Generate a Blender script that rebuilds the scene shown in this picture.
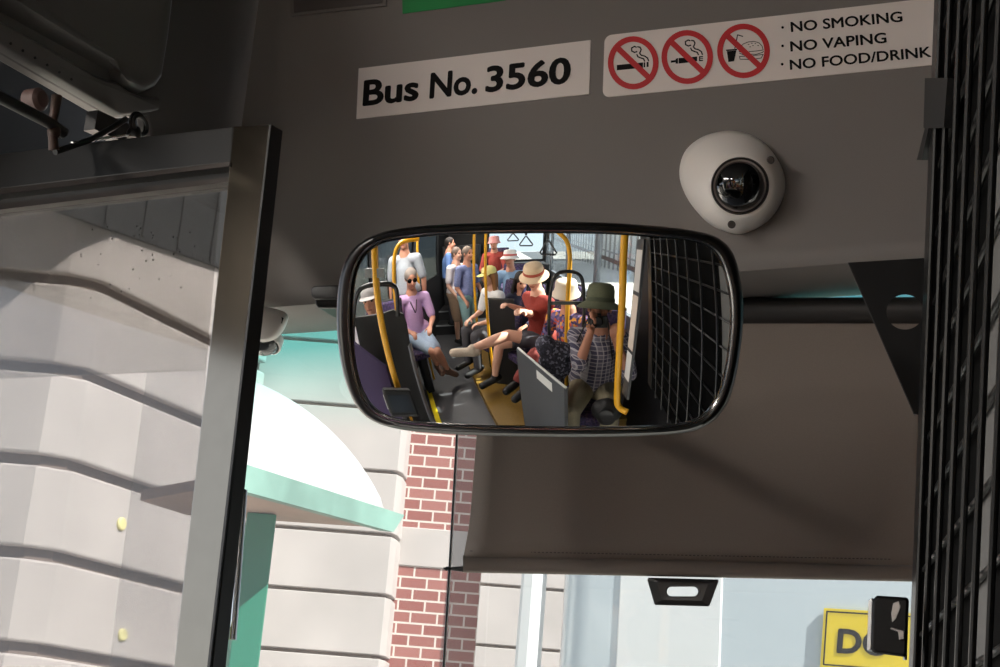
import bpy, bmesh, math, random
import numpy as np
from mathutils import Vector, Matrix
random.seed(7)
for o in list(bpy.data.objects): bpy.data.objects.remove(o)
SC = bpy.context.scene
COL = SC.collection
PI = math.pi

# ------------------------------------------------------------ camera, sky, sun, exposure
FPX = 1500.0
YAW, PIT, ROL = math.radians(26), math.radians(17), math.radians(4.5)
CAM = np.array([0.0, 0.0, 1.25])
FW = np.array([-math.sin(YAW)*math.cos(PIT), math.cos(YAW)*math.cos(PIT), math.sin(PIT)])
_rt = np.array([math.cos(YAW), math.sin(YAW), 0.0]); _up = np.cross(_rt, FW)
RT = math.cos(ROL)*_rt + math.sin(ROL)*_up
UP = -math.sin(ROL)*_rt + math.cos(ROL)*_up
FWH = np.array([-math.sin(YAW), math.cos(YAW), 0.0])
RTH = _rt
cd = bpy.data.cameras.new('camera'); cd.sensor_width = 36.0; cd.lens = FPX*36/1000; cd.clip_start = 0.01; cd.clip_end = 200
cam = bpy.data.objects.new('viewpoint', cd); COL.objects.link(cam)
cam.matrix_world = Matrix([[RT[i], UP[i], -FW[i], CAM[i]] for i in range(3)] + [[0, 0, 0, 1]])
SC.camera = cam
wd = bpy.data.worlds.new('sky'); SC.world = wd; wd.use_nodes = True
_n = wd.node_tree.nodes; _bg = _n['Background']
_sky = _n.new('ShaderNodeTexSky'); _sky.sky_type = 'HOSEK_WILKIE'; _sky.turbidity = 3.0; _sky.ground_albedo = 0.4
SUN = Vector((0.67, -0.12, 0.72)).normalized()
_sky.sun_direction = SUN
_mix = _n.new('ShaderNodeMixRGB'); _mix.inputs[0].default_value = 0.55; _mix.inputs[2].default_value = (0.80, 0.88, 1.0, 1)
wd.node_tree.links.new(_sky.outputs[0], _mix.inputs[1]); wd.node_tree.links.new(_mix.outputs[0], _bg.inputs[0])
_bg.inputs[1].default_value = 1.0
sd = bpy.data.lights.new('sun', 'SUN'); sd.energy = 9.5; sd.angle = 0.009; sd.color = (1.0, 0.95, 0.88)
sun = bpy.data.objects.new('sun', sd); COL.objects.link(sun); sun.rotation_euler = SUN.to_track_quat('Z', 'Y').to_euler()
SC.view_settings.view_transform = 'Standard'; SC.view_settings.look = 'None'
SC.view_settings.gamma = 1; SC.view_settings.use_curve_mapping = False
SC.view_settings.exposure = 1.55
SC.cycles.max_bounces = 12; SC.cycles.transparent_max_bounces = 16; SC.cycles.glossy_bounces = 6; SC.cycles.diffuse_bounces = 6

# ------------------------------------------------------------ where things stand
def ray(px, py):
    d = FW + (px-500)/FPX*RT - (py-333.5)/FPX*UP
    return d/np.linalg.norm(d)
def onY(px, py, Y):                       # the point of the upright plane y = Y behind a pixel of the photograph
    d = ray(px, py); return Vector(CAM + d*(Y/d[1]))
def onX(px, py, X):
    d = ray(px, py); return Vector(CAM + d*(X/d[0]))
def far(px, py, dist):                    # at a horizontal distance along the camera's heading
    d = ray(px, py); return Vector(CAM + d*(dist/(d@FWH)))
def onP(px, py, p0, n):
    d = ray(px, py); p0 = np.array(p0); n = np.array(n); return Vector(CAM + d*(((p0-CAM)@n)/(d@n)))
MR = 0.55                                 # radius of the convex mirror
MS = CAM + (1.36+MR)*ray(597, 322)        # its centre of curvature
def mhit(px, py, R=MR):
    d = ray(px, py); o = CAM-MS; b = o@d; q = b*b-(o@o-R*R)
    t = -b-math.sqrt(max(q, 0)); return CAM+t*d
def mdir(px, py):
    d = ray(px, py); p = mhit(px, py); n = (p-MS)/MR; return p, d-2*(d@n)*n
def M(px, py, d):                         # seen in the mirror, at horizontal distance d from it
    p, r = mdir(px, py); return Vector(p+r*d/math.hypot(r[0], r[1]))
def MZ(px, py, z):
    p, r = mdir(px, py); return Vector(p+r*(z-p[2])/r[2])
def MX(px, py, X):
    p, r = mdir(px, py); return Vector(p+r*(X-p[0])/r[0])

# ------------------------------------------------------------ materials
def lin(h):
    h = h.lstrip('#'); c = [int(h[i:i+2], 16)/255 for i in (0, 2, 4)]
    return tuple((x/12.92 if x <= 0.04045 else ((x+0.055)/1.055)**2.4) for x in c)
_mats = {}
def mat(name, col, rough=0.5, metal=0.0, noise=0.0, nscale=20.0, bump=0.0, spec=0.5, coat=0.0, trans=0.0):
    if name in _mats: return _mats[name]
    m = bpy.data.materials.new(name); m.use_nodes = True; nt = m.node_tree; b = nt.nodes['Principled BSDF']
    c = lin(col) if isinstance(col, str) else col
    b.inputs['Base Color'].default_value = (*c, 1); b.inputs['Roughness'].default_value = rough
    b.inputs['Metallic'].default_value = metal; b.inputs['Specular IOR Level'].default_value = spec
    b.inputs['Coat Weight'].default_value = coat
    if noise or bump:
        tc = nt.nodes.new('ShaderNodeTexCoord'); nz = nt.nodes.new('ShaderNodeTexNoise')
        nz.inputs['Scale'].default_value = nscale; nz.inputs['Detail'].default_value = 4
        nt.links.new(tc.outputs['Object'], nz.inputs['Vector'])
        if noise:
            cr = nt.nodes.new('ShaderNodeValToRGB')
            cr.color_ramp.elements[0].position = 0.3; cr.color_ramp.elements[1].position = 0.7
            cr.color_ramp.elements[0].color = (*[x*(1-noise) for x in c], 1); cr.color_ramp.elements[1].color = (*[min(1, x*(1+noise)) for x in c], 1)
            nt.links.new(nz.outputs['Fac'], cr.inputs[0]); nt.links.new(cr.outputs[0], b.inputs['Base Color'])
        if bump:
            bp = nt.nodes.new('ShaderNodeBump'); bp.inputs['Strength'].default_value = bump; bp.inputs['Distance'].default_value = 0.002
            nt.links.new(nz.outputs['Fac'], bp.inputs['Height']); nt.links.new(bp.outputs[0], b.inputs['Normal'])
    if trans:
        tr = nt.nodes.new('ShaderNodeBsdfTranslucent'); tr.inputs[0].default_value = (*c, 1)
        mx = nt.nodes.new('ShaderNodeMixShader'); mx.inputs[0].default_value = trans
        out = nt.nodes['Material Output']
        nt.links.new(b.outputs[0], mx.inputs[1]); nt.links.new(tr.outputs[0], mx.inputs[2]); nt.links.new(mx.outputs[0], out.inputs[0])
    _mats[name] = m; return m
def glass(name, col, gloss=0.06, haze=0.0, hazecol=(0.8, 0.8, 0.8), ramp=None, rough=0.02):
    m = bpy.data.materials.new(name); m.use_nodes = True; nt = m.node_tree; nt.nodes.clear()
    out = nt.nodes.new('ShaderNodeOutputMaterial'); tr = nt.nodes.new('ShaderNodeBsdfTransparent')
    tr.inputs[0].default_value = (*col, 1)
    gl = nt.nodes.new('ShaderNodeBsdfGlossy'); gl.inputs['Roughness'].default_value = rough
    mx = nt.nodes.new('ShaderNodeMixShader'); lw_ = nt.nodes.new('ShaderNodeLayerWeight'); lw_.inputs[0].default_value = .5; pw = nt.nodes.new('ShaderNodeMath'); pw.operation = 'POWER'; pw.inputs[1].default_value = 4.0; lw = nt.nodes.new('ShaderNodeMath'); lw.operation = 'MULTIPLY_ADD'; lw.inputs[1].default_value = .7; lw.inputs[2].default_value = gloss*.6; nt.links.new(lw_.outputs['Facing'], pw.inputs[0]); nt.links.new(pw.outputs[0], lw.inputs[0])
    nt.links.new(lw.outputs[0], mx.inputs[0]); nt.links.new(tr.outputs[0], mx.inputs[1]); nt.links.new(gl.outputs[0], mx.inputs[2])
    last = mx
    if ramp:                              # a tint band in the glass itself: ((z0, colour), (z1, colour), ...)
        tc = nt.nodes.new('ShaderNodeTexCoord'); sx = nt.nodes.new('ShaderNodeSeparateXYZ'); cr = nt.nodes.new('ShaderNodeValToRGB')
        mr = nt.nodes.new('ShaderNodeMapRange'); mr.inputs[1].default_value = ramp[0][0]; mr.inputs[2].default_value = ramp[-1][0]
        e = cr.color_ramp.elements; z0, z1 = ramp[0][0], ramp[-1][0]
        e[0].position = 0; e[0].color = (*ramp[0][1], 1); e[1].position = 1; e[1].color = (*ramp[-1][1], 1)
        for z, c in ramp[1:-1]:
            k = e.new((z-z0)/(z1-z0)); k.color = (*c, 1)
        nt.links.new(tc.outputs['Object'], sx.inputs[0]); nt.links.new(sx.outputs[2], mr.inputs[0]); nt.links.new(mr.outputs[0], cr.inputs[0]); nt.links.new(cr.outputs[0], tr.inputs[0])
    if haze:                              # dust and scuffs on the pane
        df = nt.nodes.new('ShaderNodeBsdfDiffuse'); df.inputs[0].default_value = (*hazecol, 1)
        tl = nt.nodes.new('ShaderNodeBsdfTranslucent'); tl.inputs[0].default_value = (*hazecol, 1)
        ad = nt.nodes.new('ShaderNodeMixShader'); ad.inputs[0].default_value = 0.6
        nt.links.new(df.outputs[0], ad.inputs[1]); nt.links.new(tl.outputs[0], ad.inputs[2])
        m2 = nt.nodes.new('ShaderNodeMixShader'); m2.inputs[0].default_value = haze
        nt.links.new(mx.outputs[0], m2.inputs[1]); nt.links.new(ad.outputs[0], m2.inputs[2]); last = m2
    nt.links.new(last.outputs[0], out.inputs[0]); _mats[name] = m; return m

HEAD = mat('header_paint', '#7d7773', 0.55, noise=0.03, nscale=900, bump=0.15)
COVER = mat('cover_paint', '#5c5a58', 0.38, noise=0.03, nscale=600, bump=0.05)
BLACK = mat('black_paint', '#151515', 0.32)
BLACKM = mat('black_matt', '#101010', 0.6)
RUBBER = mat('rubber', '#0b0b0b', 0.5)
MIRROR_M = None
SIGNW = mat('sign_white', '#e6dcd6', 0.45)
SIGNK = mat('sign_black', '#080606', 0.7, spec=.2)
SIGNR = mat('sign_red', '#c5242a', 0.45)
SIGNG = mat('sign_green', '#0f8a43', 0.45)
CREAM = mat('camera_white', '#efe9e2', 0.35)
DOME = mat('dome_black', '#050505', 0.04, coat=1.0)
ALU = mat('satin_aluminium', '#8f8e8b', 0.42, metal=0.35, noise=0.03, nscale=60)
STEEL = mat('bright_steel', '#c9c9c9', 0.25, metal=1.0)
BLIND = mat('blind_fabric', '#84786f', 0.75, noise=0.04, nscale=700, bump=0.1, trans=0.12)
YEL = mat('pole_yellow', '#e0a31a', 0.35)
STONE = mat('sandstone', '#bdb5b1', 0.9, noise=0.10, nscale=2.2, bump=0.08)
STONE2 = mat('sandstone_warm', '#a99789', 0.9, noise=0.12, nscale=3.0, bump=0.08)
JOINT = mat('stone_joint', '#7d6f68', 0.95)

# ------------------------------------------------------------ mesh helpers
class MB:
    def __init__(s): s.v = []; s.f = []; s.m = []
    def add(s, vs, fs, mi=0):
        k = len(s.v); s.v += [tuple(v) for v in vs]; s.f += [tuple(i+k for i in f) for f in fs]; s.m += [mi]*len(fs)
    def box(s, a, b, mi=0):
        x0, y0, z0 = a; x1, y1, z1 = b
        s.hexa([(x0, y0, z0), (x1, y0, z0), (x1, y1, z0), (x0, y1, z0)], [(x0, y0, z1), (x1, y0, z1), (x1, y1, z1), (x0, y1, z1)], mi)
    def hexa(s, lo, hi, mi=0): s.loft([lo, hi], mi)
    def loft(s, rings, mi=0, cap=True, closed=True):
        n = len(rings[0]); vs = [p for r in rings for p in r]; fs = []
        for k in range(len(rings)-1):
            for i in range(n if closed else n-1):
                j = (i+1) % n; fs.append((k*n+i, k*n+j, (k+1)*n+j, (k+1)*n+i))
        if cap: fs.append(tuple(range(n-1, -1, -1))); fs.append(tuple((len(rings)-1)*n+i for i in range(n)))
        s.add(vs, fs, mi)
    def prism(s, pts, off, mi=0):
        off = Vector(off); s.loft([[Vector(p) for p in pts], [Vector(p)+off for p in pts]], mi)
    def obox(s, c, ax, ay, az, mi=0):     # centre and three half-axis vectors
        c = Vector(c); ax = Vector(ax); ay = Vector(ay); az = Vector(az)
        q = [(-1, -1), (1, -1), (1, 1), (-1, 1)]
        s.hexa([c+ax*i+ay*j-az for i, j in q], [c+ax*i+ay*j+az for i, j in q], mi)
    def tube(s, pts, r, n=10, mi=0, closed=False):
        pts = [Vector(p) for p in pts]; N = len(pts); rings = []; prev = None
        rs = r if isinstance(r, (list, tuple)) else [r]*N
        for i, p in enumerate(pts):
            if closed: t = pts[(i+1) % N]-pts[i-1]
            else: t = pts[min(i+1, N-1)]-pts[max(i-1, 0)]
            t.normalize()
            if prev is None:
                a = Vector((0, 0, 1)) if abs(t.z) < 0.9 else Vector((1, 0, 0)); u = t.cross(a).normalized()
            else: u = (prev-t*prev.dot(t)).normalized()
            prev = u; w = t.cross(u)
            rings.append([p+(u*math.cos(2*PI*k/n)+w*math.sin(2*PI*k/n))*rs[i] for k in range(n)])
        if closed: rings.append(rings[0])
        s.loft(rings, mi, cap=not closed)
    def lathe(s, c, axis, prof, n=32, mi=0, sx=1.0, side=None):   # prof: (radius, height)
        c = Vector(c); w = Vector(axis).normalized()
        if side is None: side = Vector((1, 0, 0)) if abs(w.x) < 0.8 else Vector((0, 1, 0))
        u = (Vector(side)-w*w.dot(Vector(side))).normalized(); v = w.cross(u)
        s.loft([[c+w*h+(u*math.cos(2*PI*k/n)*sx+v*math.sin(2*PI*k/n))*max(r, 1e-5) for k in range(n)] for r, h in prof], mi)
    def build(s, name, mats, parent=None, smooth=False, bevel=0.0, seg=2, angle=40):
        me = bpy.data.meshes.new(name); me.from_pydata([tuple(v) for v in s.v], [], s.f)
        for m in (mats if isinstance(mats, (list, tuple)) else [mats]): me.materials.append(m)
        for p, i in zip(me.polygons, s.m): p.material_index = i
        bm = bmesh.new(); bm.from_mesh(me); bmesh.ops.remove_doubles(bm, verts=bm.verts, dist=1e-6)
        bmesh.ops.recalc_face_normals(bm, faces=bm.faces); bm.to_mesh(me); bm.free()
        o = bpy.data.objects.new(name, me); COL.objects.link(o)
        if smooth:
            me.polygons.foreach_set('use_smooth', [True]*len(me.polygons))
            try: me.set_sharp_from_angle(angle=math.radians(angle))
            except Exception: pass
        if bevel:
            b = o.modifiers.new('bevel', 'BEVEL'); b.width = bevel; b.segments = seg; b.limit_method = 'ANGLE'; b.angle_limit = math.radians(35)
        if parent: put(o, parent)
        return o
def put(o, parent):
    o.parent = parent; o.matrix_parent_inverse = Matrix.Translation(parent.location).inverted() if parent.type == 'EMPTY' or any(parent.location) else Matrix()
def tag(o, label=None, cat=None, group=None, kind=None):
    if label: o['label'] = label
    if cat: o['category'] = cat
    if group: o['group'] = group
    if kind: o['kind'] = kind
    return o
def thing(name, loc, label=None, cat=None, group=None, kind=None):
    o = bpy.data.objects.new(name, None); COL.objects.link(o); o.location = loc; o.empty_display_size = 0.05
    return tag(o, label, cat, group, kind)
def struct(o, label=None): return tag(o, label, None, None, 'structure')
def spline(pts, n=8, closed=False):
    pts = [np.array(p, float) for p in pts]; N = len(pts); out = []
    for i in range(N if closed else N-1):
        if closed: p0, p1, p2, p3 = pts[i-1], pts[i], pts[(i+1) % N], pts[(i+2) % N]
        else: p0, p1, p2, p3 = pts[max(i-1, 0)], pts[i], pts[i+1], pts[min(i+2, N-1)]
        for k in range(n):
            t = k/n; out.append(0.5*((2*p1)+(-p0+p2)*t+(2*p0-5*p1+4*p2-p3)*t*t+(-p0+3*p1-3*p2+p3)*t**3))
    if not closed: out.append(pts[-1])
    return out
def V(*a): return Vector(a)

# ------------------------------------------------------------ the bus shell
XL, XR, YB, YF, ZC = -2.08, 0.56, -5.2, 1.5, 2.45
FLOOR_M = mat('floor_vinyl', '#3d3d3f', 0.55, noise=0.12, nscale=150)
DARKP = mat('dark_panel', '#1b1b1d', 0.6)
WALLP = mat('interior_grey', '#55555a', 0.6)
b = MB(); b.box((XL-.06, YB, -.06), (XR+.06, 2.0, 0)); struct(b.build('floor', FLOOR_M))
b = MB(); b.box((XL-.06, YB, ZC), (XR+.06, 1.75, ZC+.06)); struct(b.build('ceiling', WALLP))
b = MB(); b.box((XL-.06, YB-.06, -.06), (XR+.06, YB, 1.3)); b.box((XL-.06, YB-.06, 2.15), (XR+.06, YB, ZC+.06)); b.box((XL-.06, YB-.06, 1.3), (-.95, YB, 2.15)); b.box((XR-.08, YB-.06, 1.3), (XR+.06, YB, 2.15)); struct(b.build('wall_back', DARKP))
# left wall with tinted window band
b = MB(); b.box((XL-.06, YB, 0), (XL, -.10, 1.15)); b.box((XL-.06, YB, 2.05), (XL, -.10, ZC))
for y in (-4.2, -2.6, -1.1, -.16): b.box((XL-.06, y-.06, 1.15), (XL, y+.06, 2.05))
b.box((XL-.06, YB, 1.15), (XL, -4.2, 2.05))
struct(b.build('wall_left', DARKP))
b = MB(); b.box((XL-.06, -.10, 2.06), (XL, 1.5, ZC)); struct(b.build('trim_2', DARKP))
b = MB(); b.box((XR-.05, -.42, .02), (XR-.005, 1.45, ZC-.01)); struct(b.build('trim_3', DARKP))
TINT = glass('tinted_glass', (0.22, 0.24, 0.24), 0.06)
CLEAR = glass('clear_glass', (0.88, 0.92, 0.92), 0.06)
def pane_x(name, x, y0, y1, z0, z1, m):
    b = MB(); b.box((x-.003, y0, z0), (x+.003, y1, z1)); return struct(b.build(name, m))
pane_x('window_2', XL-.03, -4.14, -2.66, 1.15, 2.05, TINT); pane_x('window_3', XL-.03, -2.54, -1.16, 1.15, 2.05, TINT); pane_x('window_4', XL-.03, -1.04, -.22, 1.15, 2.05, TINT)
# right wall: solid beside the cab, then a window band
b = MB(); b.box((XR, YB, 0), (XR+.06, 1.6, 1.08)); b.box((XR, YB, 2.30), (XR+.06, 1.6, ZC)); b.box((XR, -.45, 1.08), (XR+.06, 1.6, 2.30))
for y in (-1.55, -3.0, -4.5): b.box((XR, y-.045, 1.08), (XR+.06, y+.045, 2.30))
b.box((XR, YB, 1.08), (XR+.06, -5.14, 2.30))
struct(b.build('wall_right', [mat('pillar_grey', '#6e7278', 0.5)]))
b = MB(); b.box((-.95, YB-.035, 1.3), (XR-.08, YB-.028, 2.15)); struct(b.build('window_9', CLEAR)); pane_x('window_8', XR+.03, -5.14, -4.545, 1.08, 2.30, CLEAR); pane_x('window_5', XR+.03, -1.505, -.45, 1.08, 2.30, CLEAR); pane_x('window_6', XR+.03, -2.955, -1.595, 1.08, 2.30, CLEAR); pane_x('window_7', XR+.03, -4.455, -3.045, 1.08, 2.30, CLEAR)
# header over the windscreen: face, rolled lip, underside
zb = onY(830, 264, 1.5).z
prof = [(1.5, ZC), (1.5, zb+.030), (1.496, zb+.020), (1.495, zb+.008), (1.499, zb-.001), (1.512, zb-.006), (1.595, zb-.004), (1.605, zb+.002), (1.61, zb+.09), (1.72, zb+.09), (1.72, ZC)]
b = MB(); b.loft([[V(x, y, z) for y, z in prof] for x in (-1.14, .56)])
struct(b.build('wall_front', HEAD, smooth=True, angle=30))
# windscreen with a teal shade band in the glass
zt0, zt1, zt2 = onY(300, 310, 1.64).z, onY(300, 385, 1.64).z, onY(300, 435, 1.64).z
WS = glass('windscreen_glass', (0.3, 0.32, 0.32), 0.05, haze=0.05, hazecol=(.9, .95, 1), ramp=[(zt2, (.28, .295, .298)), (zt1, (.19, .29, .285)), (zt1*.5+zt0*.5, (.045, .205, .20)), (zt0, (.032, .155, .155))])
b = MB(); b.loft([[V(x, y, .7) for x, y in ((-1.195, 1.635), (-1.0, 1.64), (.3, 1.64), (.56, 1.6))], [V(x, y, zb+.09) for x, y in ((-1.195, 1.635), (-1.0, 1.64), (.3, 1.64), (.56, 1.6))]], cap=False, closed=False)
struct(b.build('window_1', WS))

# ------------------------------------------------------------ door gear cover, top left
XC = -1.155
def cx(px, py, off=0): 
    p = onX(px, py, XC); return V(XC+off, p.y, p.z)
t = thing('door_gear_cover', cx(110, 60), 'moulded dark grey cover over the door gear in the top left corner', 'panel')
yb1 = 1.54
def cline(pa, pb, x):                     # the straight line through two image points on the cover, met at image x (extended)
    return (x, pa[1]+(pb[1]-pa[1])*(x-pa[0])/(pb[0]-pa[0]))
b = MB()
A = [cx(-120, -160), cx(-120, -14), cx(0, 52), cx(112, 117), cx(148, 116), cx(156, 165), cx(246, 165), cx(275, 0), cx(300, -160)]
for p in A:
    if p.y > yb1: p.y = yb1
b.prism(A, (-.02, 0, 0)); b.build('cover_plate', COVER, t, bevel=.004)
b = MB()
R0 = [(-120, -160), (-120, -58), (0, 12), (60, 45), (100, 66), (108, 71), (111, 82), (118, 89), (134, 95), (146, 90), (153, 80), (160, 40), (165, 0), (178, -160)]
def shrink(poly, k):
    c = np.array([20., -40.]); out = []
    for p in poly:
        p = np.array(p, float); d = p-c; out.append(tuple(p-d/np.linalg.norm(d)*k))
    return out
b.loft([[cx(*p) for p in R0], [cx(p[0], p[1], .016) for p in shrink(R0, 3)], [cx(p[0], p[1], .022) for p in shrink(R0, 8)], [cx(p[0], p[1], .022) for p in shrink(R0, 16)], [cx(p[0], p[1], .018) for p in shrink(R0, 22)]])
b.build('raised_panel', COVER, t, smooth=True, angle=50)
b = MB()
F0 = [(-120, -38), (0, 27), (55, 58), (85, 76), (95, 80), (108, 83), (120, 92), (135, 98), (150, 98), (150, 112), (112, 117), (0, 52), (-120, -14)]
b.loft([[cx(*p) for p in F0], [cx(p[0], p[1]+.6, .012) for p in F0[:9]]+[cx(p[0], p[1]-1, .012) for p in F0[9:]], [cx(p[0], p[1]+4, .016) for p in F0[:9]]+[cx(p[0], p[1]-3, .014) for p in F0[9:]]])
b.build('lower_flange', COVER, t, smooth=True, angle=50)
for k in range(6):
    p = cx(k*12.2, 45.5+k*7.1, .0145); b = MB(); b.lathe(p, (1, 0, 0), [(.0016, 0), (.0016, .0012), (.0005, .0016)], 10); b.build('screw', BLACKM, t, smooth=True)
# recess and linkage under it
b = MB(); b.prism([onX(x, y, -1.32) for x, y in ((-90, 20), (-90, 200), (0, 180), (150, 160), (226, 150), (226, -40))], (-.02, 0, 0)); struct(b.build('trim_1', BLACKM))
t = thing('door_linkage', cx(55, 125, -.1), 'black door opening linkage of rods and a coiled cable above the door', 'mechanism')
XG = -1.1
def gx(px, py, x=XG): return onX(px, py, x)
b = MB(); b.tube([gx(-30, 82), gx(48, 122), gx(64, 133)], .0065); b.build('rod', BLACK, t, smooth=True)
b = MB(); b.tube([gx(57, 96), gx(52, 128), gx(54, 150)], [.006, .0045, .006]); b.lathe(gx(54, 132), (0, 0, 1), [(.006, -.006), (.0075, 0), (.006, .006)], 14); b.build('pivot_pin', mat('copper_brown', '#3d2c24', .5, .3), t, smooth=True)
b = MB(); b.tube([gx(55, 152), gx(90, 140), gx(112, 128), gx(126, 119)], .0035); b.build('cable', BLACK, t, smooth=True)
b = MB(); b.tube([gx(72, 143), gx(100, 139), gx(131, 134)], .0018); b.build('steel_rod', STEEL, t, smooth=True)
cc = gx(138, 124); b = MB(); b.tube([cc+V(0, math.cos(a)*.0135, math.sin(a)*.0125) for a in np.linspace(0, 2*PI, 24, endpoint=False)], .0022, 8, closed=True); b.tube([cc+V(.004, math.cos(a)*.0125, -.002+math.sin(a)*.0105) for a in np.linspace(0, 2*PI, 24, endpoint=False)], .0022, 8, closed=True); b.build('cable_coil', RUBBER, t, smooth=True)
b = MB(); b.lathe(gx(134, 134), (0, 0, 1), [(.007, -.006), (.009, 0), (.006, .008)], 14); b.obox(gx(108, 128, -1.13), (.008, 0, 0), (0, .03, .004), (0, 0, .012)); b.build('bracket', BLACK, t, smooth=True)
b = MB(); b.lathe(gx(36, 100, -1.13), (1, 0, 0), [(.013, -.01), (.013, .006), (.009, .01)], 18); b.build('roller', mat('roller_brown', '#5a4540', .5), t, smooth=True)

# ------------------------------------------------------------ folded passenger door, left
DP = np.array(onY(270, 126, 1.14)); DA = math.radians(-9)
DU = Vector((math.cos(DA), math.sin(DA), 0)); DN = np.array([math.sin(DA), -math.cos(DA), 0])   # across the leaf, and towards us
def dp(px, py, off=0): return onP(px, py, DP, DN)+Vector(DN)*off
t = thing('door_1', dp(240, 300), 'black framed glass passenger door leaf folded open at the left', kind='structure')
BD = -Vector(DN)
b = MB()
b.prism([dp(233, 126), dp(270.4, 124.6), dp(258.7, 236.7), dp(238, 436), dp(203, 740), dp(165, 740), dp(226, 200)], BD*.011)
b.build('door_stile', mat('stile_metal', '#80776a', .12, metal=1.0, noise=.03, nscale=60), t, bevel=.0015)
b = MB(); b.prism([dp(271.2, 124.6, .003), dp(273, 126, .003), dp(212, 667, .003), dp(203, 740, .003), dp(200, 740, .003), dp(209.5, 667, .003)], BD*.014)
b.prism([dp(270.8, 124.6), dp(272, 124.8), dp(205, 740), dp(203.6, 740)], BD*.016)
b.build('door_edge_seal', RUBBER, t)
b = MB(); b.prism([dp(-160, 178), dp(0, 153.5), dp(110, 140), dp(233, 126.3), dp(231, 162), dp(110, 176), dp(0, 189), dp(-160, 210)], BD*.034); b.build('top_rail', mat('rail_black', '#0e0e0e', .45, spec=.25), t, bevel=.0015)
b = MB(); b.prism([dp(-160, 210.5, .002), dp(0, 189.5, .002), dp(231, 162.5, .002), dp(230.6, 167, .002), dp(0, 195, .002), dp(-160, 216, .002)], BD*.03)
b.prism([dp(-160, 224, -.004), dp(0, 202, -.004), dp(229.5, 175, -.004), dp(229, 180, -.004), dp(0, 208, -.004), dp(-160, 231, -.004)], BD*.02); b.build('glazing_bead', mat('bead_metal', '#3c3734', .3, .7), t)
b = MB(); b.prism([dp(-160, 216, -.012), dp(0, 195, -.012), dp(230.6, 167, -.012), dp(229.5, 175, -.012), dp(0, 202, -.012), dp(-160, 224, -.012)], BD*.01); b.build('bead_gasket', RUBBER, t)
DG = glass('door_glass', (0.43, 0.435, 0.435), 0.05, haze=0.035, hazecol=(.75, .74, .72))
b = MB(); b.prism([dp(-160, 229, -.015), dp(0, 206, -.015), dp(231, 178, -.015), dp(167, 740, -.015), dp(-160, 740, -.015)], BD*.004); b.build('glass_pane', DG, t)
SPOT = mat('rain_spots', '#2a2a2a', .9, spec=.1)
b = MB(); rr = random.Random(3)
for k in range(46):
    px, py = rr.uniform(35, 185), 215+abs(rr.gauss(0, 40)); c = dp(px, py, -.0148); r = rr.uniform(.0005, .0013)
    b.lathe(c, DN, [(r, 0), (r*.7, .0004)], 8)
o = b.build('dried_droplets', SPOT, t); o['kind'] = 'stuff'
# door strip lights and yellow lamp beyond the stile are part of the second leaf
t2 = thing('door_2', dp(100, 500, -.2), 'second glass leaf standing behind the folded door', kind='structure')
def dq(px, py, off=0): return onP(px, py, DP-DN*.22, DN)+Vector(DN)*off
b = MB(); b.prism([dq(-160, 150), dq(222, 150), dq(203, 369), dq(0, 378), dq(-160, 384)], BD*.005); b.build('tinted_pane', glass('smoked_glass', (0.80, 0.79, 0.78), 0.05), t2)
b = MB(); b.prism([dq(147, 372), dq(203, 369), dq(180, 740), dq(100, 740), dq(122, 560)], BD*.005); b.build('clear_pane', glass('scuffed_glass', (0.95, 0.95, 0.95), 0.05, haze=0.06, hazecol=(.9, .9, .9)), t2)
b = MB(); b.tube([dq(244, 490), dq(239, 560), dq(233, 640)], .004); b.build('edge_strip', STEEL, t2, smooth=True)
b = MB(); b.lathe(dq(230.5, 634, .006), (0, 0, 1), [(.001, -.012), (.003, -.006), (.003, .006), (.0008, .014)], 12); b.build('marker_lamp', mat('lamp_yellow', '#e6d83a', .3), t2, smooth=True)

# ------------------------------------------------------------ signs on the header
YH = 1.5
def hp(px, py, e=0.0): return onY(px, py, YH-e)
def px_poly(polys, e, name, m, parent, th=0.0):
    b = MB()
    for pl in polys:
        if th: b.prism([hp(x, y, e) for x, y in pl], (0, th, 0))
        else: b.add([hp(x, y, e) for x, y in pl], [tuple(range(len(pl)))])
    return b.build(name, m, parent)
def ribbon(pts, w):
    out = []; pts = [np.array(p, float) for p in pts]
    for a, c in zip(pts[:-1], pts[1:]):
        d = c-a; L = np.linalg.norm(d); d = d/L; n = np.array([-d[1], d[0]])*w/2; a2 = a-d*w*.25; c2 = c+d*w*.25
        out.append([a2-n, c2-n, c2+n, a2+n])
    return out
def text_on(name, s, bl, br, tl, f, m, parent, bold=0.02, mono=None):
    cu = bpy.data.curves.new(name, 'FONT'); cu.body = s; cu.size = 1; cu.offset = 0; cu.resolution_u = 4
    tmp = bpy.data.objects.new(name, cu); COL.objects.link(tmp); dg = bpy.context.evaluated_depsgraph_get()
    me = bpy.data.meshes.new_from_object(tmp.evaluated_get(dg)); bpy.data.objects.remove(tmp)
    xs = [v.co.x for v in me.vertices]; x0, x1 = min(xs), max(xs); cap = 0.73
    O, A, T = f(*bl), f(*br), f(*tl)
    nrm = (A-O).cross(T-O).normalized(); b = MB()      # the strokes are thickened by overprinting the outline
    for i, (dx, dy) in enumerate(((0, 0), (bold, 0), (-bold, 0), (0, bold), (0, -bold), (bold*.7, bold*.7), (-bold*.7, bold*.7), (bold*.7, -bold*.7), (-bold*.7, -bold*.7))):
        b.add([O+(A-O)*((v.co.x+dx-x0)/(x1-x0))+(T-O)*((v.co.y+dy)/cap)+nrm*(i*1.5e-5) for v in me.vertices], [tuple(p.vertices) for p in me.polygons])
    bpy.data.meshes.remove(me); return b.build(name, m, parent)
t = thing('bus_number_sign', hp(473, 80), 'white rectangular sign with black lettering Bus No. 3560', 'sign')
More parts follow.
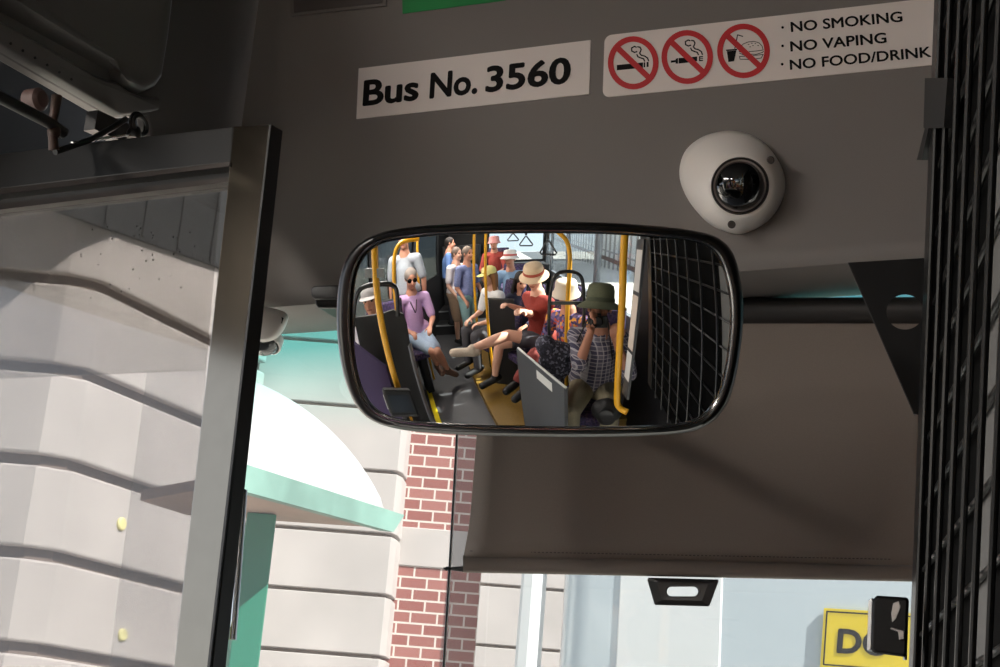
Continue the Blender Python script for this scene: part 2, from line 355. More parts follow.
px_poly([[(358.6, 68.4), (590.8, 39.9), (589, 94), (356.3, 118.8)]], .0012, 'sign_plate', SIGNW, t, .0012)
f1 = lambda x, y: hp(x, y, .0016)
for wd_, xa, xb in (('Bus', 363.6, 417.2), ('No.', 430.2, 476.3), ('3560', 486.3, 569.0)):
    ya, yb = 105.2-.1117*(xa-363.6), 105.2-.1117*(xb-363.6)
    text_on('lettering', wd_, (xa, ya), (xb, yb), (xa+1.6, ya-25.6), f1, SIGNK, t, .030)
t = thing('prohibition_sign', hp(760, 50), 'white sign with three red prohibition circles and no smoking lettering', 'sign')
TLc, BLc = np.array([604.6, 35.5]), np.array([602.6, 97.5])
def rc(c, a, d, r=7, n=6):               # rounded corner between directions a and d
    c = np.array(c, float); a = np.array(a, float); d = np.array(d, float)
    return [tuple(c+a*r*(1-math.sin(k*PI/2/n))+d*r*(1-math.cos(k*PI/2/n))) for k in range(n+1)]
ux = np.array([.9934, -.1146]); vx = np.array([-.03, 1.0])
px_poly([rc(TLc, ux, vx)[::-1]+[(952, -4.6), (950, 63)]+rc(BLc, ux, -vx)], .0012, 'sign_plate', SIGNW, t, .0012)
def cz(x, y): return (590+x/5, 10+y/5)
def ring(c, rx, ry, w, n=40):
    out = []
    for k in range(n):
        a0, a1 = 2*PI*k/n, 2*PI*(k+1)/n
        out.append([(c[0]+math.cos(a0)*rx, c[1]+math.sin(a0)*ry), (c[0]+math.cos(a1)*rx, c[1]+math.sin(a1)*ry), (c[0]+math.cos(a1)*(rx-w), c[1]+math.sin(a1)*(ry-w)), (c[0]+math.cos(a0)*(rx-w), c[1]+math.sin(a0)*(ry-w))])
    return out
smoke = [(232, 186), (222, 182), (208, 190), (209, 205), (222, 212), (235, 208)], [(238, 184), (250, 186), (256, 197), (252, 208), (248, 216), (256, 226), (272, 230), (288, 240), (293, 255)], [(234, 222), (240, 234), (255, 240), (268, 244), (273, 256)]
ic = [[], [], []]
for pl in smoke: ic[0] += ribbon([cz(*p) for p in pl], 1.3)
ic[0] += [[cz(*p) for p in q] for q in ([(134, 275), (265, 262), (265, 289), (134, 302)], [(268, 262), (276, 261), (276, 286), (268, 287)], [(283, 260), (293, 259), (293, 284), (283, 285)])]
for pl in smoke: ic[1] += ribbon([cz(p[0]+269, p[1]-32) for p in pl], 1.3)
ic[1] += [[cz(*p) for p in q] for q in ([(404, 253), (428, 250), (428, 261), (404, 264)], [(428, 244), (440, 240), (440, 268), (428, 268)], [(443, 240), (500, 238), (500, 262), (443, 268)], [(503, 236), (536, 232), (536, 256), (503, 260)], [(545, 231), (551, 231), (551, 256), (545, 256)], [(551, 231), (565, 230), (565, 236), (551, 237)], [(551, 241), (565, 240), (565, 244), (551, 245)], [(551, 250), (565, 249), (565, 255), (551, 256)])]
ic[2] += [[cz(*p) for p in q] for q in ([(680, 198), (736, 194), (735, 201), (681, 205)], [(684, 206), (732, 202), (720, 256), (692, 260)], )]
ic[2] += ribbon([cz(724, 192), cz(738, 124), cz(764, 132)], 1.0)
bun = [(746, 208), (750, 186), (766, 170), (790, 160), (820, 157), (845, 164), (860, 180), (866, 200), (840, 204), (800, 208), (768, 214), (746, 208)]
for pl, w_ in ((bun, .7), ([(748, 216), (772, 226), (800, 220), (830, 222), (862, 212), (868, 206)], .7), ([(748, 232), (800, 230), (866, 222)], .7), ([(748, 232), (750, 246), (800, 248), (856, 240), (866, 222)], .7)): ic[2] += ribbon([cz(*p) for p in pl], w_)
for p in [(790, 172), (806, 166), (824, 168), (812, 178), (798, 184), (838, 178)]: ic[2] += ribbon([cz(*p), cz(p[0]+6, p[1])], .7)
CN = [((633.2, 62.8), 25.4, 26.6), ((687.2, 57.0), 25.8, 27.0), ((743.5, 50.9), 26.4, 27.3)]
for (c, rx, ry), blk in zip(CN, ic):
    px_poly(blk, .0014, 'pictogram', SIGNK, t)
    px_poly(ring(c, rx, ry, 5.6), .0018, 'red_ring', SIGNR, t)
    px_poly(ribbon([(c[0]-rx*.66, c[1]-ry*.60), (c[0]+rx*.66, c[1]+ry*.60)], 5.8), .0016, 'red_slash', SIGNR, t)
text_on('lettering', 'NO SMOKING', (791.4, 31.8), (902.4, 21.4), (790.7, 21.6), f1, SIGNK, t, .023)
text_on('lettering', 'NO VAPING', (790.9, 51.3), (886.4, 42.6), (790.3, 41.0), f1, SIGNK, t, .023)
text_on('lettering', 'NO FOOD/DRINK', (790.4, 69.6), (931, 56.6), (789.9, 59.4), f1, SIGNK, t, .023)
px_poly([[(x+1.4*math.cos(a), y+1.4*math.sin(a)) for a in np.linspace(0, 2*PI, 12, endpoint=False)] for x, y in ((782.6, 27.4), (782.6, 45.9), (782.2, 64.2))], .0014, 'bullet', SIGNK, t)
t = thing('green_sign', hp(450, 0), 'green sign whose lower edge shows at the top of the header', 'sign')
px_poly([[(401, -60), (402.5, 13.5), (505, 0.2), (508, -72)]], .0012, 'sign_plate', SIGNG, t, .0012)
t = thing('framed_plate', hp(335, 0), 'small dark framed plate at the top edge of the header', 'panel')
px_poly([[(288, -40), (290.5, 16), (386, 5.5), (386, -52)]], .003, 'frame', mat('plate_frame', '#77706c', .4), t, .003)
px_poly([[(292, -40), (294, 12.5), (382.5, 2.6), (382.5, -52)]], .004, 'plate', mat('plate_dark', '#57504d', .4), t, .002)

# ------------------------------------------------------------ dome camera on the header
t = thing('dome_camera', hp(733, 185), 'white dome security camera with a black lens below the prohibition sign', 'security camera')
OUT = [(735, 134.5), (752, 138), (768, 148), (779, 162), (784.8, 178), (784, 194), (777, 210), (764, 224), (744, 233.5), (728, 232.5), (711, 225), (698, 213), (688, 198), (682.6, 182), (683, 167), (689, 153), (702, 142), (718, 136)]
ol = spline(OUT, 4, True); rc0 = np.array([740, 186.])
dome_c = hp(740, 186, .040)
axis = (Vector(CAM)-dome_c).normalized()*.72+Vector((.10, -1, -.12)).normalized()*.28; axis.normalize()
rings = []
u = Vector((1, 0, 0)); u = (u-axis*axis.dot(u)).normalized(); w = axis.cross(u)
base = [hp(p[0], p[1], .001) for p in ol]
n0 = len(base)
rim_r = .0292*1.0
def rim_pt(k, r, h): 
    p = ol[k]; d = np.array([p[0]-740, p[1]-186]); d = d/np.linalg.norm(d)
    q = Vector(RT)*d[0]-Vector(UP)*d[1]; q = (q-axis*axis.dot(q)).normalized(); return dome_c+axis*h+q*r
rings.append(base); rings.append([p+V(0, -.010, 0) for p in base])
for tt, bu in ((.15, .003), (.35, .005), (.6, .0055), (.85, .003)):
    rings.append([(base[k]+V(0, -.010, 0)).lerp(rim_pt(k, .031, .002), tt)+axis*bu for k in range(n0)])
rings.append([rim_pt(k, .031, .002) for k in range(n0)]); 
b = MB(); b.loft(rings); b.build('housing', CREAM, t, smooth=True, angle=60)
kq = n0
b = MB(); b.loft([[rim_pt(k, .0312, .0026) for k in range(n0)], [rim_pt(k, .0300, .0050) for k in range(n0)], [rim_pt(k, .0288, .0030) for k in range(n0)], [rim_pt(k, .0285, 0) for k in range(n0)]]); b.build('trim_ring', mat('ring_dark', '#3a3634', .4), t, smooth=True)
b = MB(); b.loft([[rim_pt(k, .0284, .0035) for k in range(n0)], [rim_pt(k, .0280, .0060) for k in range(n0)], [rim_pt(k, .0268, .0048) for k in range(n0)]]); b.build('lens_collar', mat('collar_grey', '#b5aca6', .35), t, smooth=True)
b = MB(); b.loft([[rim_pt(k, .0268*math.cos(a), .003+.018*math.sin(a)) for k in range(n0)] for a in np.linspace(0, PI/2*.97, 10)]); b.build('lens_dome', DOME, t, smooth=True)
for px, py in ((770.5, 160), (731.5, 224.5)):
    d = ray(px, py); p = Vector(CAM+d*(hp(px, py, .033)-Vector(CAM)).length)
    b = MB(); b.lathe(p, axis, [(.0042, -.006), (.0042, .0015), (.003, .002), (.0028, .0005), (.0001, .0002)], 14); b.build('screw', mat('screw_grey', '#55504b', .4, .5), t, smooth=True)
for px, py in ((704, 174), (699, 184)):
    p = hp(px, py, .036); b = MB(); b.lathe(p, axis, [(.0011, -.004), (.0011, .0012), (.0006, .0016)], 10); b.build('pin_hole', BLACKM, t, smooth=True)

# second camera below the header lip, half hidden by the door
YC2 = 1.475
def c2(px, py, e=0): return onY(px, py, YC2-e)
t = thing('dome_camera', c2(264, 330), 'white dome security camera half hidden behind the door frame', 'security camera')
ol2 = spline([(245, 308), (262, 306.5), (280, 310), (288, 316), (285, 328), (276, 339), (262, 344), (244, 343), (232, 335), (230, 320)], 4, True)
cc2 = np.mean(np.array(ol2), axis=0)
def sh(k, f): return tuple(cc2+(np.array(ol2[k])-cc2)*f)
n2 = len(ol2)
b = MB(); b.loft([[c2(*sh(k, 1), -.018) for k in range(n2)], [c2(*sh(k, 1), .005) for k in range(n2)], [c2(*sh(k, .93), .016) for k in range(n2)], [c2(*sh(k, .7), .024) for k in range(n2)], [c2(*sh(k, .3), .027) for k in range(n2)]]); b.build('housing', CREAM, t, smooth=True, angle=70)
b = MB(); b.lathe(c2(264, 338), (0, -.35, -1), [(.021, -.005), (.021, .006), (.019, .013), (.012, .019), (.001, .021)], 24); b.build('lens_dome', mat('dome_smoke', '#3a3c3c', .06, coat=1), t, smooth=True)
b = MB(); b.lathe(c2(264, 340), (0, -.35, -1), [(.0235, -.006), (.0235, .006), (.0215, .007), (.0215, -.006)], 24); b.build('lens_collar', CREAM, t, smooth=True)
b = MB()
q = [(275.2, 316.5), (282, 318), (281, 322.6), (274.2, 321.2)]
for i in range(4): b.prism([c2(x, y, .0215) for x, y in ribbon([q[i], q[(i+1) % 4]], 1.3)[0]], (0, .006, 0))
b.prism([c2(x, y, .0215) for x, y in [(277, 318.8), (279.5, 319.3), (279, 321), (276.6, 320.4)]], (0, .006, 0)); b.build('emblem', SIGNK, t)

# ------------------------------------------------------------ convex interior mirror
OUTL = [(400, 228), (450, 223.5), (520, 221.5), (600, 222), (660, 226), (698, 231), (720, 239), (734, 255), (741.5, 285), (743.5, 315), (740.5, 350), (734, 385), (725, 408), (711, 423), (690, 432), (650, 436), (580, 437.5), (500, 436.5), (440, 434), (400, 430), (373, 422), (356.5, 408), (345.5, 385), (338.5, 355), (335.5, 320), (337.5, 285), (344, 261), (356, 245), (374, 235)]
INL = [(404, 237), (450, 233), (520, 231.5), (600, 232), (655, 235.5), (690, 239), (710, 246), (722, 260), (730, 285), (733, 315), (730.5, 350), (724.5, 382), (716, 402), (703, 417), (684, 424.5), (650, 427.5), (580, 428.5), (500, 427.5), (440, 425), (403, 421.5), (380, 414), (366, 401), (357, 381), (352, 355), (350, 320), (351.5, 287), (356.5, 266), (366, 251), (380, 242)]
oS, iS = spline(OUTL, 5, True), spline(INL, 5, True); nS = len(oS)
MC = np.array([541., 330.])
mc3 = Vector(mhit(*MC)); MN = (mc3-Vector(MS)).normalized()     # glass normal at the middle
t = thing('convex_mirror', mc3-MN*.03, 'wide black framed convex interior mirror reflecting the passengers', 'mirror')
mm = bpy.data.materials.new('mirror_silver'); mm.use_nodes = True; nt = mm.node_tree; nt.nodes.clear()
_o = nt.nodes.new('ShaderNodeOutputMaterial'); _g = nt.nodes.new('ShaderNodeBsdfGlossy'); _g.inputs[0].default_value = (.72, .73, .73, 1); _g.inputs['Roughness'].default_value = 0.0; nt.links.new(_g.outputs[0], _o.inputs[0])
b = MB(); K = 40; vs = [tuple(mhit(*MC))]; fs = []
for k in range(1, K+1):
    for i in range(nS):
        q = MC+(np.array(iS[i])-MC)*(k/K)*1.006; vs.append(tuple(mhit(*q)))
for i in range(nS): fs.append((0, 1+i, 1+(i+1) % nS))
for k in range(K-1):
    for i in range(nS):
        j = (i+1) % nS; a = 1+k*nS; fs.append((a+i, a+nS+i, a+nS+j, a+j))
me = bpy.data.meshes.new('mirror_glass'); me.from_pydata(vs, [], fs); me.materials.append(mm)
me.polygons.foreach_set('use_smooth', [True]*len(me.polygons))
bm = bmesh.new(); bm.from_mesh(me); bmesh.ops.recalc_face_normals(bm, faces=bm.faces)
_f = max(bm.faces, key=lambda f: f.calc_area())
if _f.normal.dot(Vector(CAM)-_f.calc_center_median()) < 0: bmesh.ops.reverse_faces(bm, faces=bm.faces)
bm.to_mesh(me); bm.free()
me.normals_split_custom_set_from_vertices([tuple((np.array(v.co)-MS)/MR) for v in me.vertices])
o = bpy.data.objects.new('mirror_glass', me); COL.objects.link(o); put(o, t)
def mo(px, py, off): return Vector(mhit(px, py))+MN*off
def mixp(i, f): a, c = np.array(iS[i]), np.array(oS[i]); return tuple(a+(c-a)*f)
bc = sum((mo(*oS[i], 0) for i in range(nS)), Vector())/nS
def back(i, s, off): p = mo(*oS[i], 0); return bc+(p-bc)*s-MN*off
b = MB(); b.loft([[mo(*mixp(i, 0), -.002) for i in range(nS)], [mo(*mixp(i, 0), .003) for i in range(nS)], [mo(*mixp(i, .18), .0055) for i in range(nS)], [mo(*mixp(i, .55), .0065) for i in range(nS)], [mo(*mixp(i, .85), .003) for i in range(nS)], [mo(*oS[i], -.004) for i in range(nS)], [back(i, 1, .014) for i in range(nS)], [back(i, .94, .036) for i in range(nS)], [back(i, .78, .056) for i in range(nS)], [back(i, .4, .064) for i in range(nS)]])
b.build('housing', mat('mirror_housing', '#0e0e0e', 0.28), t, smooth=True, angle=60)
b = MB(); b.tube([mo(*mixp(i, .06), .0035) for i in range(nS)], .0011, 8, closed=True); b.build('rim', mat('dark_chrome', '#8d8d8d', .15, 1.0), t, smooth=True)
# bracket
t = thing('mirror_bracket', onY(325, 297, 1.5), 'black double block bracket holding the mirror at its left end', 'bracket')
def by(px, py, Y): return onY(px, py, Y)
b = MB(); b.prism([by(310.5, 288, 1.46), by(314, 285.6, 1.46), by(352, 284, 1.46), by(352, 299, 1.46), by(314, 299, 1.46), by(311, 296, 1.46)], (0, .05, 0)); b.build('upper_block', BLACK, t, bevel=.002)
b = MB(); b.prism([by(314.5, 299, 1.465), by(352, 299, 1.465), by(352, 308.5, 1.465), by(318, 308, 1.465), by(315.5, 305, 1.465)], (0, .04, 0)); b.build('lower_block', BLACK, t, bevel=.002)
b = MB(); a0 = by(350, 296, 1.48); a1 = bc-MN*.055; b.tube([a0, a0.lerp(a1, .35)+V(0, .01, 0), a1], .011, 12); b.build('arm', BLACK, t, smooth=True)
b = MB(); a2 = by(350, 296, 1.485); b.obox(V(a2.x, 1.525, zb-.009), (.03, 0, 0), (0, .028, 0), (0, 0, .008)); b.build('mounting_foot', BLACK, t, bevel=.002)

# ------------------------------------------------------------ roller blind
YBL = 1.585
def bl(px, py, e=0): return onY(px, py, YBL-e)
t = thing('roller_blind', bl(690, 450), 'dark grey roller blind pulled half way down over the windscreen', 'blind')
rows = 14; cols = 24; b = MB(); g = []
zt = bl(800, 322).z; 
L = [(487, 312), (477, 437), (470.5, 520), (464, 557), (463, 560)]
def ledge(y): 
    for (x0, y0), (x1, y1) in zip(L[:-1], L[1:]):
        if y <= y1: return x0+(x1-x0)*(y-y0)/(y1-y0)
    return L[-1][0]
vs = []; fs = []
for r in range(rows+1):
    for c in range(cols+1):
        f = c/cols; yl = 312+(557-312)*r/rows; yr = 312+(566-312)*r/rows
        x0 = ledge(yl); x = x0+(932-x0)*f; y = yl+(yr-yl)*f
        vs.append(bl(x, y, .002*math.sin(f*7+1)*(.3+r/rows)))
for r in range(rows):
    for c in range(cols): a = r*(cols+1)+c; fs.append((a, a+1, a+cols+2, a+cols+1))
b.add(vs, fs); o = b.build('fabric', BLIND, t, smooth=True); sm = o.modifiers.new('thick', 'SOLIDIFY'); sm.thickness = .0012
b = MB(); b.tube([bl(470, 311), bl(935, 311)], .0152, 20); b.build('roller', mat('roller_dark', '#2a2725', .55), t, smooth=True)
b = MB(); b.loft([[bl(x, y0+dy*f, e) for f, e in ((0, 0), (.15, .006), (.5, .009), (.85, .007), (1, 0), (.85, -.006), (.15, -.006))] for x, y0, dy in ((463, 555, 17.5), (690, 560.5, 16.5), (932, 565.6, 16.5))]); b.build('bottom_bar', BLIND, t, smooth=True, angle=60)
b = MB()
for k in range(110):
    f0 = k/110; f1_ = f0+.0055
    b.add([bl(470+438*f0, 550.6+8.6*f0, .0035), bl(470+438*f1_, 550.6+8.6*f1_, .0035), bl(470+438*f1_, 551.3+8.6*f1_, .0035), bl(470+438*f0, 551.3+8.6*f0, .0035)], [(0, 1, 2, 3)])
b.build('stitching', mat('thread', '#37302d', .8), t)
b = MB(); b.tube([bl(465, 569), bl(458, 568.8), bl(452, 568.7)], [.0036, .003, .0022], 10); b.tube([bl(452, 568.7), bl(444, 568.5)], .0016, 8); b.lathe(bl(447, 568.6), (1, 0, 0), [(.0026, -.001), (.0026, .001)], 10); b.build('guide_hook', BLACK, t, smooth=True)
b = MB()
def pl(px, py, e): return bl(px, py, e)
O_ = [(646.5, 577.5), (719.5, 579.5), (709.5, 606.5), (654.5, 605)]
slot = [(682.3+(13.5*(1 if math.cos(a) > 0 else -1) if abs(math.cos(a)) > 1e-6 else 0)-13.5*0+ 3.6*math.cos(a)-(0), 591+5*math.sin(a)) for a in np.linspace(-PI/2, 1.5*PI, 24, endpoint=False)]
import itertools
def poly_ray(poly, c, ang):              # radius of a polygon from c along an angle
    best = 1e9; dx, dy = math.cos(ang), math.sin(ang)
    for (x0, y0), (x1, y1) in zip(poly, poly[1:]+poly[:1]):
        ex, ey = x1-x0, y1-y0; det = dx*(-ey)+ex*dy
        if abs(det) < 1e-9: continue
        tx, ty = x0-c[0], y0-c[1]; s = (tx*(-ey)+ex*ty)/det; u_ = (dx*ty-dy*tx)/det
        if s > 0 and -1e-6 <= u_ <= 1+1e-6: best = min(best, s)
    return best
hc = (682.5, 591.5); slotp = [(hc[0]+ sx*11+4.6*math.cos(a), hc[1]+4.8*math.sin(a)) for sx, a in [(1, x) for x in np.linspace(-PI/2, PI/2, 9)]+[(-1, x) for x in np.linspace(PI/2, 1.5*PI, 9)]]
angs = np.linspace(0, 2*PI, 96, endpoint=False)
def ringpts(poly, e, k=1.0): return [bl(hc[0]+math.cos(a)*poly_ray(poly, hc, a)*k, hc[1]+math.sin(a)*poly_ray(poly, hc, a)*k, e) for a in angs]
mid = [(658, 582), (707, 583.5), (701, 600.5), (663, 599.5)]
b.loft([ringpts(slotp, -.004), ringpts(slotp, .004), ringpts(slotp, .005, 1.12), ringpts(mid, .005), ringpts(mid, .008), ringpts(mid, .008, 1.05), ringpts(O_, .006, .985), ringpts(O_, .004), ringpts(O_, -.004), ringpts(slotp, -.004)], cap=False)
b.build('pull_handle', mat('handle_black', '#191817', .35), t)
t = thing('blind_guide_cable', bl(450, 550), 'thin black guide cable hanging left of the blind', 'cable')
b = MB(); b.tube([bl(470, 305), bl(456.5, 437), bl(449.2, 568), bl(440, 720)], .0011, 8); b.build('cable_core', BLACK, t, smooth=True)
b = MB(); b.tube([bl(471.4, 305, -.0008), bl(457.9, 437, -.0008), bl(450.6, 568, -.0008), bl(441.4, 720, -.0008)], .0008, 8); b.build('clear_sleeve', mat('sleeve_white', '#dcdcd8', .3), t, smooth=True)

# ------------------------------------------------------------ driver's security screen (right)
A0 = np.array(onY(925, 400, 1.38)); MA = math.radians(-16)
MD = Vector((math.sin(MA), math.cos(MA), 0)); MNN = np.array([math.cos(MA), -math.sin(MA), 0])   # along the screen, and its far side
def sp(px, py, off=0): return onP(px, py, A0, MNN)+Vector(MNN)*off
t = thing('driver_screen', Vector(A0)-MD*.3, 'black steel mesh security screen beside the driver on the right', 'screen')
POST = [(935, -40), (924, 180), (919, 330), (913, 480), (907, 667), (904, 760)]
fr = [sp(x, y) for x, y in POST]
b = MB()
base = sp(919, 330); axis_p = (sp(935, -40)-sp(907, 667)).normalized()
p0 = sp(908.5, 667); p1 = sp(934, 0)
ext = (p1-p0)
wv = -MD*.052
lo, hi = p0-ext*.35, p0+ext*1.35
NV = Vector(MNN)
b.loft([[lo, lo+wv, lo+wv+NV*.03, lo+NV*.03], [hi, hi+wv, hi+wv+NV*.03, hi+NV*.03]]); b.build('front_post', BLACK, t, bevel=.002)
b = MB(); nl = lo-MD*.95; nh = hi-MD*.95
b.loft([[nl, nl+wv, nl+wv+NV*.03, nl+NV*.03], [nh, nh+wv, nh+wv+NV*.03, nh+NV*.03]]); b.build('rear_post', BLACK, t, bevel=.002)
b = MB(); b.loft([[p, p+V(0, 0, .05), p+V(0, 0, .05)+NV*.03, p+NV*.03] for p in (hi, nh)]); b.build('top_rail', BLACK, t)
WIRE = mat('wire_black', '#343434', .3, metal=.7)
for k in range(12):
    s_ = .062+.075*k; a_ = lo-MD*s_; c_ = hi-MD*s_
    b = MB(); b.tube([a_, c_], .0027, 8); b.build('upright_wire', WIRE, t, smooth=True)
z = sp(940, 539).z-.058*14
while z < hi.z:
    f = (z-lo.z)/(hi.z-lo.z)
    if f > 0:
        a_ = lo.lerp(hi, f)-MD*.05+NV*.006; c_ = a_-MD*.90
        b = MB(); b.tube([a_, c_], .0027, 8); b.build('cross_wire', WIRE, t, smooth=True)
    z += .058
b = MB(); b.loft([[p-MD*.372+NV*.0100, p-MD*.43+NV*.0100, p-MD*.43+NV*.0114, p-MD*.372+NV*.0114] for p in (lo, lo.lerp(hi, .52))]); b.build('grey_strip', mat('strip_grey', '#5a5957', .6), t)
b = MB(); o_ = NV*.0118; q0, q1, r0, r1 = lo+o_-MD*.03, lo+o_-MD*.97, hi+o_-MD*.03, hi+o_-MD*.97
b.loft([[q0, q1, r1, r0], [p+NV*.004 for p in (q0, q1, r1, r0)]]); b.build('smoked_panel', mat('smoked_panel', '#060606', .8, spec=.05), t)
# hinge leaf near the top
b = MB(); h0 = sp(931, 126); b.prism([sp(931.5, 78, -.006), sp(955, 78, -.006), sp(951, 128, -.006), sp(930, 128, -.006)], NV*.006); b.prism([sp(929.5, 127, -.004), sp(921, 160, -.004), sp(926, 160, -.004), sp(933, 128, -.004)], NV*.01); b.build('hinge', BLACKM, t)
# gusset
t = thing('gusset_bracket', onY(890, 320, 1.42), 'black triangular gusset plate with a round cut-out under the header', 'bracket')
TRI = [(848.5, 262.5), (921, 258), (914.5, 414)]
gc = (905, 312); ang = np.linspace(0, 2*PI, 72, endpoint=False)
def gpt(px, py, e): return onY(px, py, 1.44-e)
holep = lambda a: (gc[0]+18.5*math.cos(a), gc[1]+17.5*math.sin(a))
TRI2 = [(848.5, 262.5), (932, 257.5), (925, 416), (914.5, 414)]
def gr(e): return [gpt(gc[0]+math.cos(a)*poly_ray(TRI2, gc, a), gc[1]+math.sin(a)*poly_ray(TRI2, gc, a), e) for a in ang]
for p in TRI2:                            # snap one ring vertex to every corner
    pass
angc = sorted(list(ang)+[math.atan2(p[1]-gc[1], p[0]-gc[0]) % (2*PI) for p in TRI2]); ang = angc
b = MB(); b.loft([[gpt(*holep(a), 0) for a in ang], [gpt(*holep(a), .004) for a in ang], gr(.004), gr(0), [gpt(*holep(a), 0) for a in ang]], cap=False); b.build('plate', mat('gusset_black', '#080707', .6, spec=.2), t)
b = MB(); b.prism([gpt(848.5, 262.5, .004), gpt(914.5, 414, .004), gpt(913.4, 414, .004), gpt(847.6, 262.5, .004)], (0, .006, 0)); b.build('flange', BLACK, t)
# door catch on the post
t = thing('door_catch', sp(890, 625), 'black boxed door catch with a steel striker on the screen post', 'latch')
def kp(px, py, e=0): return onY(px, py, 1.40-e)
o4 = [(872.5, 600), (877, 595.5), (907, 597.5), (909, 600), (907, 655), (904, 657), (874, 653), (870.5, 649)]
b = MB(); b.loft([[kp(x, y, 0) for x, y in o4], [kp(x, y, .028) for x, y in o4], [kp(889+(x-889)*.9, 626+(y-626)*.93, .031) for x, y in o4]]); b.build('box', mat('catch_black', '#080808', .5, spec=.2), t, bevel=.001)
b = MB(); b.prism([kp(x, y, .0312) for x, y in [(893, 603), (899, 600.5), (901, 607), (896, 619), (892, 623), (891, 613)]], (0, .004, 0)); b.prism([kp(x, y, .034) for x, y in [(891, 627), (904, 631), (904, 639), (899, 640), (898, 632), (890, 629)]], (0, .006, 0)); b.build('striker', mat('striker_steel', '#8d8a86', .35, .9), t, bevel=.0006)
b = MB(); b.prism([kp(x, y, .024) for x, y in [(868.5, 601), (872, 598), (870.5, 650), (867, 650)]], (0, .01, 0)); b.build('edge_plate', mat('edge_plate', '#b9bcbc', .3, .7), t)
b = MB(); b.tube([kp(906, 600, .02), kp(905, 660, .02)], .0018, 8); b.build('pin', STEEL, t, smooth=True)


# ------------------------------------------------------------ the street outside
GROUND = mat('street_concrete', '#b9b4ab', 0.9, noise=0.08, nscale=1.5)
b = MB(); b.box((-60, -60, -.45), (60, 60, -.40)); o = struct(b.build('ground', GROUND))
def brick_mat(name, scale):
    m = bpy.data.materials.new(name); m.use_nodes = True; nt = m.node_tree; p = nt.nodes['Principled BSDF']; p.inputs['Roughness'].default_value = .9
    tc = nt.nodes.new('ShaderNodeUVMap'); bt = nt.nodes.new('ShaderNodeTexBrick'); nt.links.new(tc.outputs[0], bt.inputs['Vector'])
    bt.inputs['Color1'].default_value = (*lin('#93564f'), 1); bt.inputs['Color2'].default_value = (*lin('#a86e66'), 1); bt.inputs['Mortar'].default_value = (*lin('#d9cfc6'), 1)
    bt.inputs['Scale'].default_value = 1; bt.inputs['Brick Width'].default_value = .16; bt.inputs['Row Height'].default_value = .068; bt.inputs['Mortar Size'].default_value = .006
    bt.inputs['Bias'].default_value = -.2
    nt.links.new(bt.outputs['Color'], p.inputs['Base Color']); return m
BRICK = brick_mat('red_brick', 1)
def uv_wall(o, ux):                       # lay wall coordinates in metres: along the wall and up
    uvl = o.data.uv_layers.new(name='UVMap'); ux = Vector(ux)
    for lp in o.data.loops:
        c = o.data.vertices[lp.vertex_index].co; uvl.data[lp.index].uv = (c.dot(ux), c.z)
U = Vector(RTH); W = Vector(FWH)
t = thing('sandstone_building', far(330, 600, 9), 'pale sandstone and red brick building front seen through the windscreen', 'building')
D1 = 8.8
def wz(px, py, d): return far(px, py, d).z
rows_y = [340, 403, 466, 529, 590, 652, 715, 780]
zs = [wz(300, y, D1) for y in rows_y]
def at(px, d, z, y=560): 
    p = far(px, y, d); return Vector((p.x, p.y, z))
b = MB()
cor0, cor1, corb = at(389, D1, 0), at(395, D1+.08, 0), at(401, D1+.32, 0)
lft = at(150, D1, 0); 
allz = [7.5, 6.5, 5.9, 5.4, 4.9]+[4.45]+zs
for z1, z0 in zip(allz[:-1], allz[1:]):
    fp = [lft, cor0, cor1, corb, corb+W*.4, lft+W*.7]
    b.loft([[Vector((p.x, p.y, z0+.018)) for p in fp], [Vector((p.x, p.y, z1-.005)) for p in fp]])
b.build('sandstone_pier', STONE, t, bevel=.004)
b = MB(); fp = [lft+W*.05, cor0+W*.05-U*.05, cor1+W*.06-U*.05, corb+W*.02-U*.05, corb+W*.4, lft+W*.7]; b.loft([[Vector((p.x, p.y, -.4)) for p in fp], [Vector((p.x, p.y, 7.5)) for p in fp]]); b.build('joint_core', STONE2, t)
bx0, bx1 = at(386, D1+.25, 0)-W*0, at(482, D1+.25, 0)
b = MB(); zb0, zb1 = wz(420, 567, D1+.25), wz(420, 528, D1+.25)
for z0, z1 in ((-.4, zb0), (zb1, 7.5)): b.loft([[Vector((p.x, p.y, z)) for p in (bx0, bx1, bx1+W*.3, bx0+W*.3)] for z in (z0, z1)])
o = b.build('brick_strip', BRICK, t); uv_wall(o, U)
b = MB(); b.loft([[Vector((p.x, p.y, z)) for p in (bx0-W*.01, bx1-W*.01, bx1+W*.3, bx0+W*.3)] for z in (zb0, zb1)]); b.build('stone_band', STONE, t, bevel=.006)
b = MB(); r0_, r1_ = at(482, D1+.1, 0), at(600, D1+.1, 0)
for z1, z0 in zip(allz[:-1], allz[1:]): b.loft([[Vector((p.x, p.y, z)) for p in (r0_, r1_, r1_+W*.3, r0_+W*.3)] for z in (z0+.018+.12, z1+.12)])
b.build('sandstone_wall', STONE, t, bevel=.004)
b = MB(); b.loft([[Vector((p.x, p.y, z)) for p in (r0_+W*.04, r1_+W*.04, r1_+W*.3, r0_+W*.3)] for z in (-.4, 7.6)]); b.build('wall_core', STONE2, t)
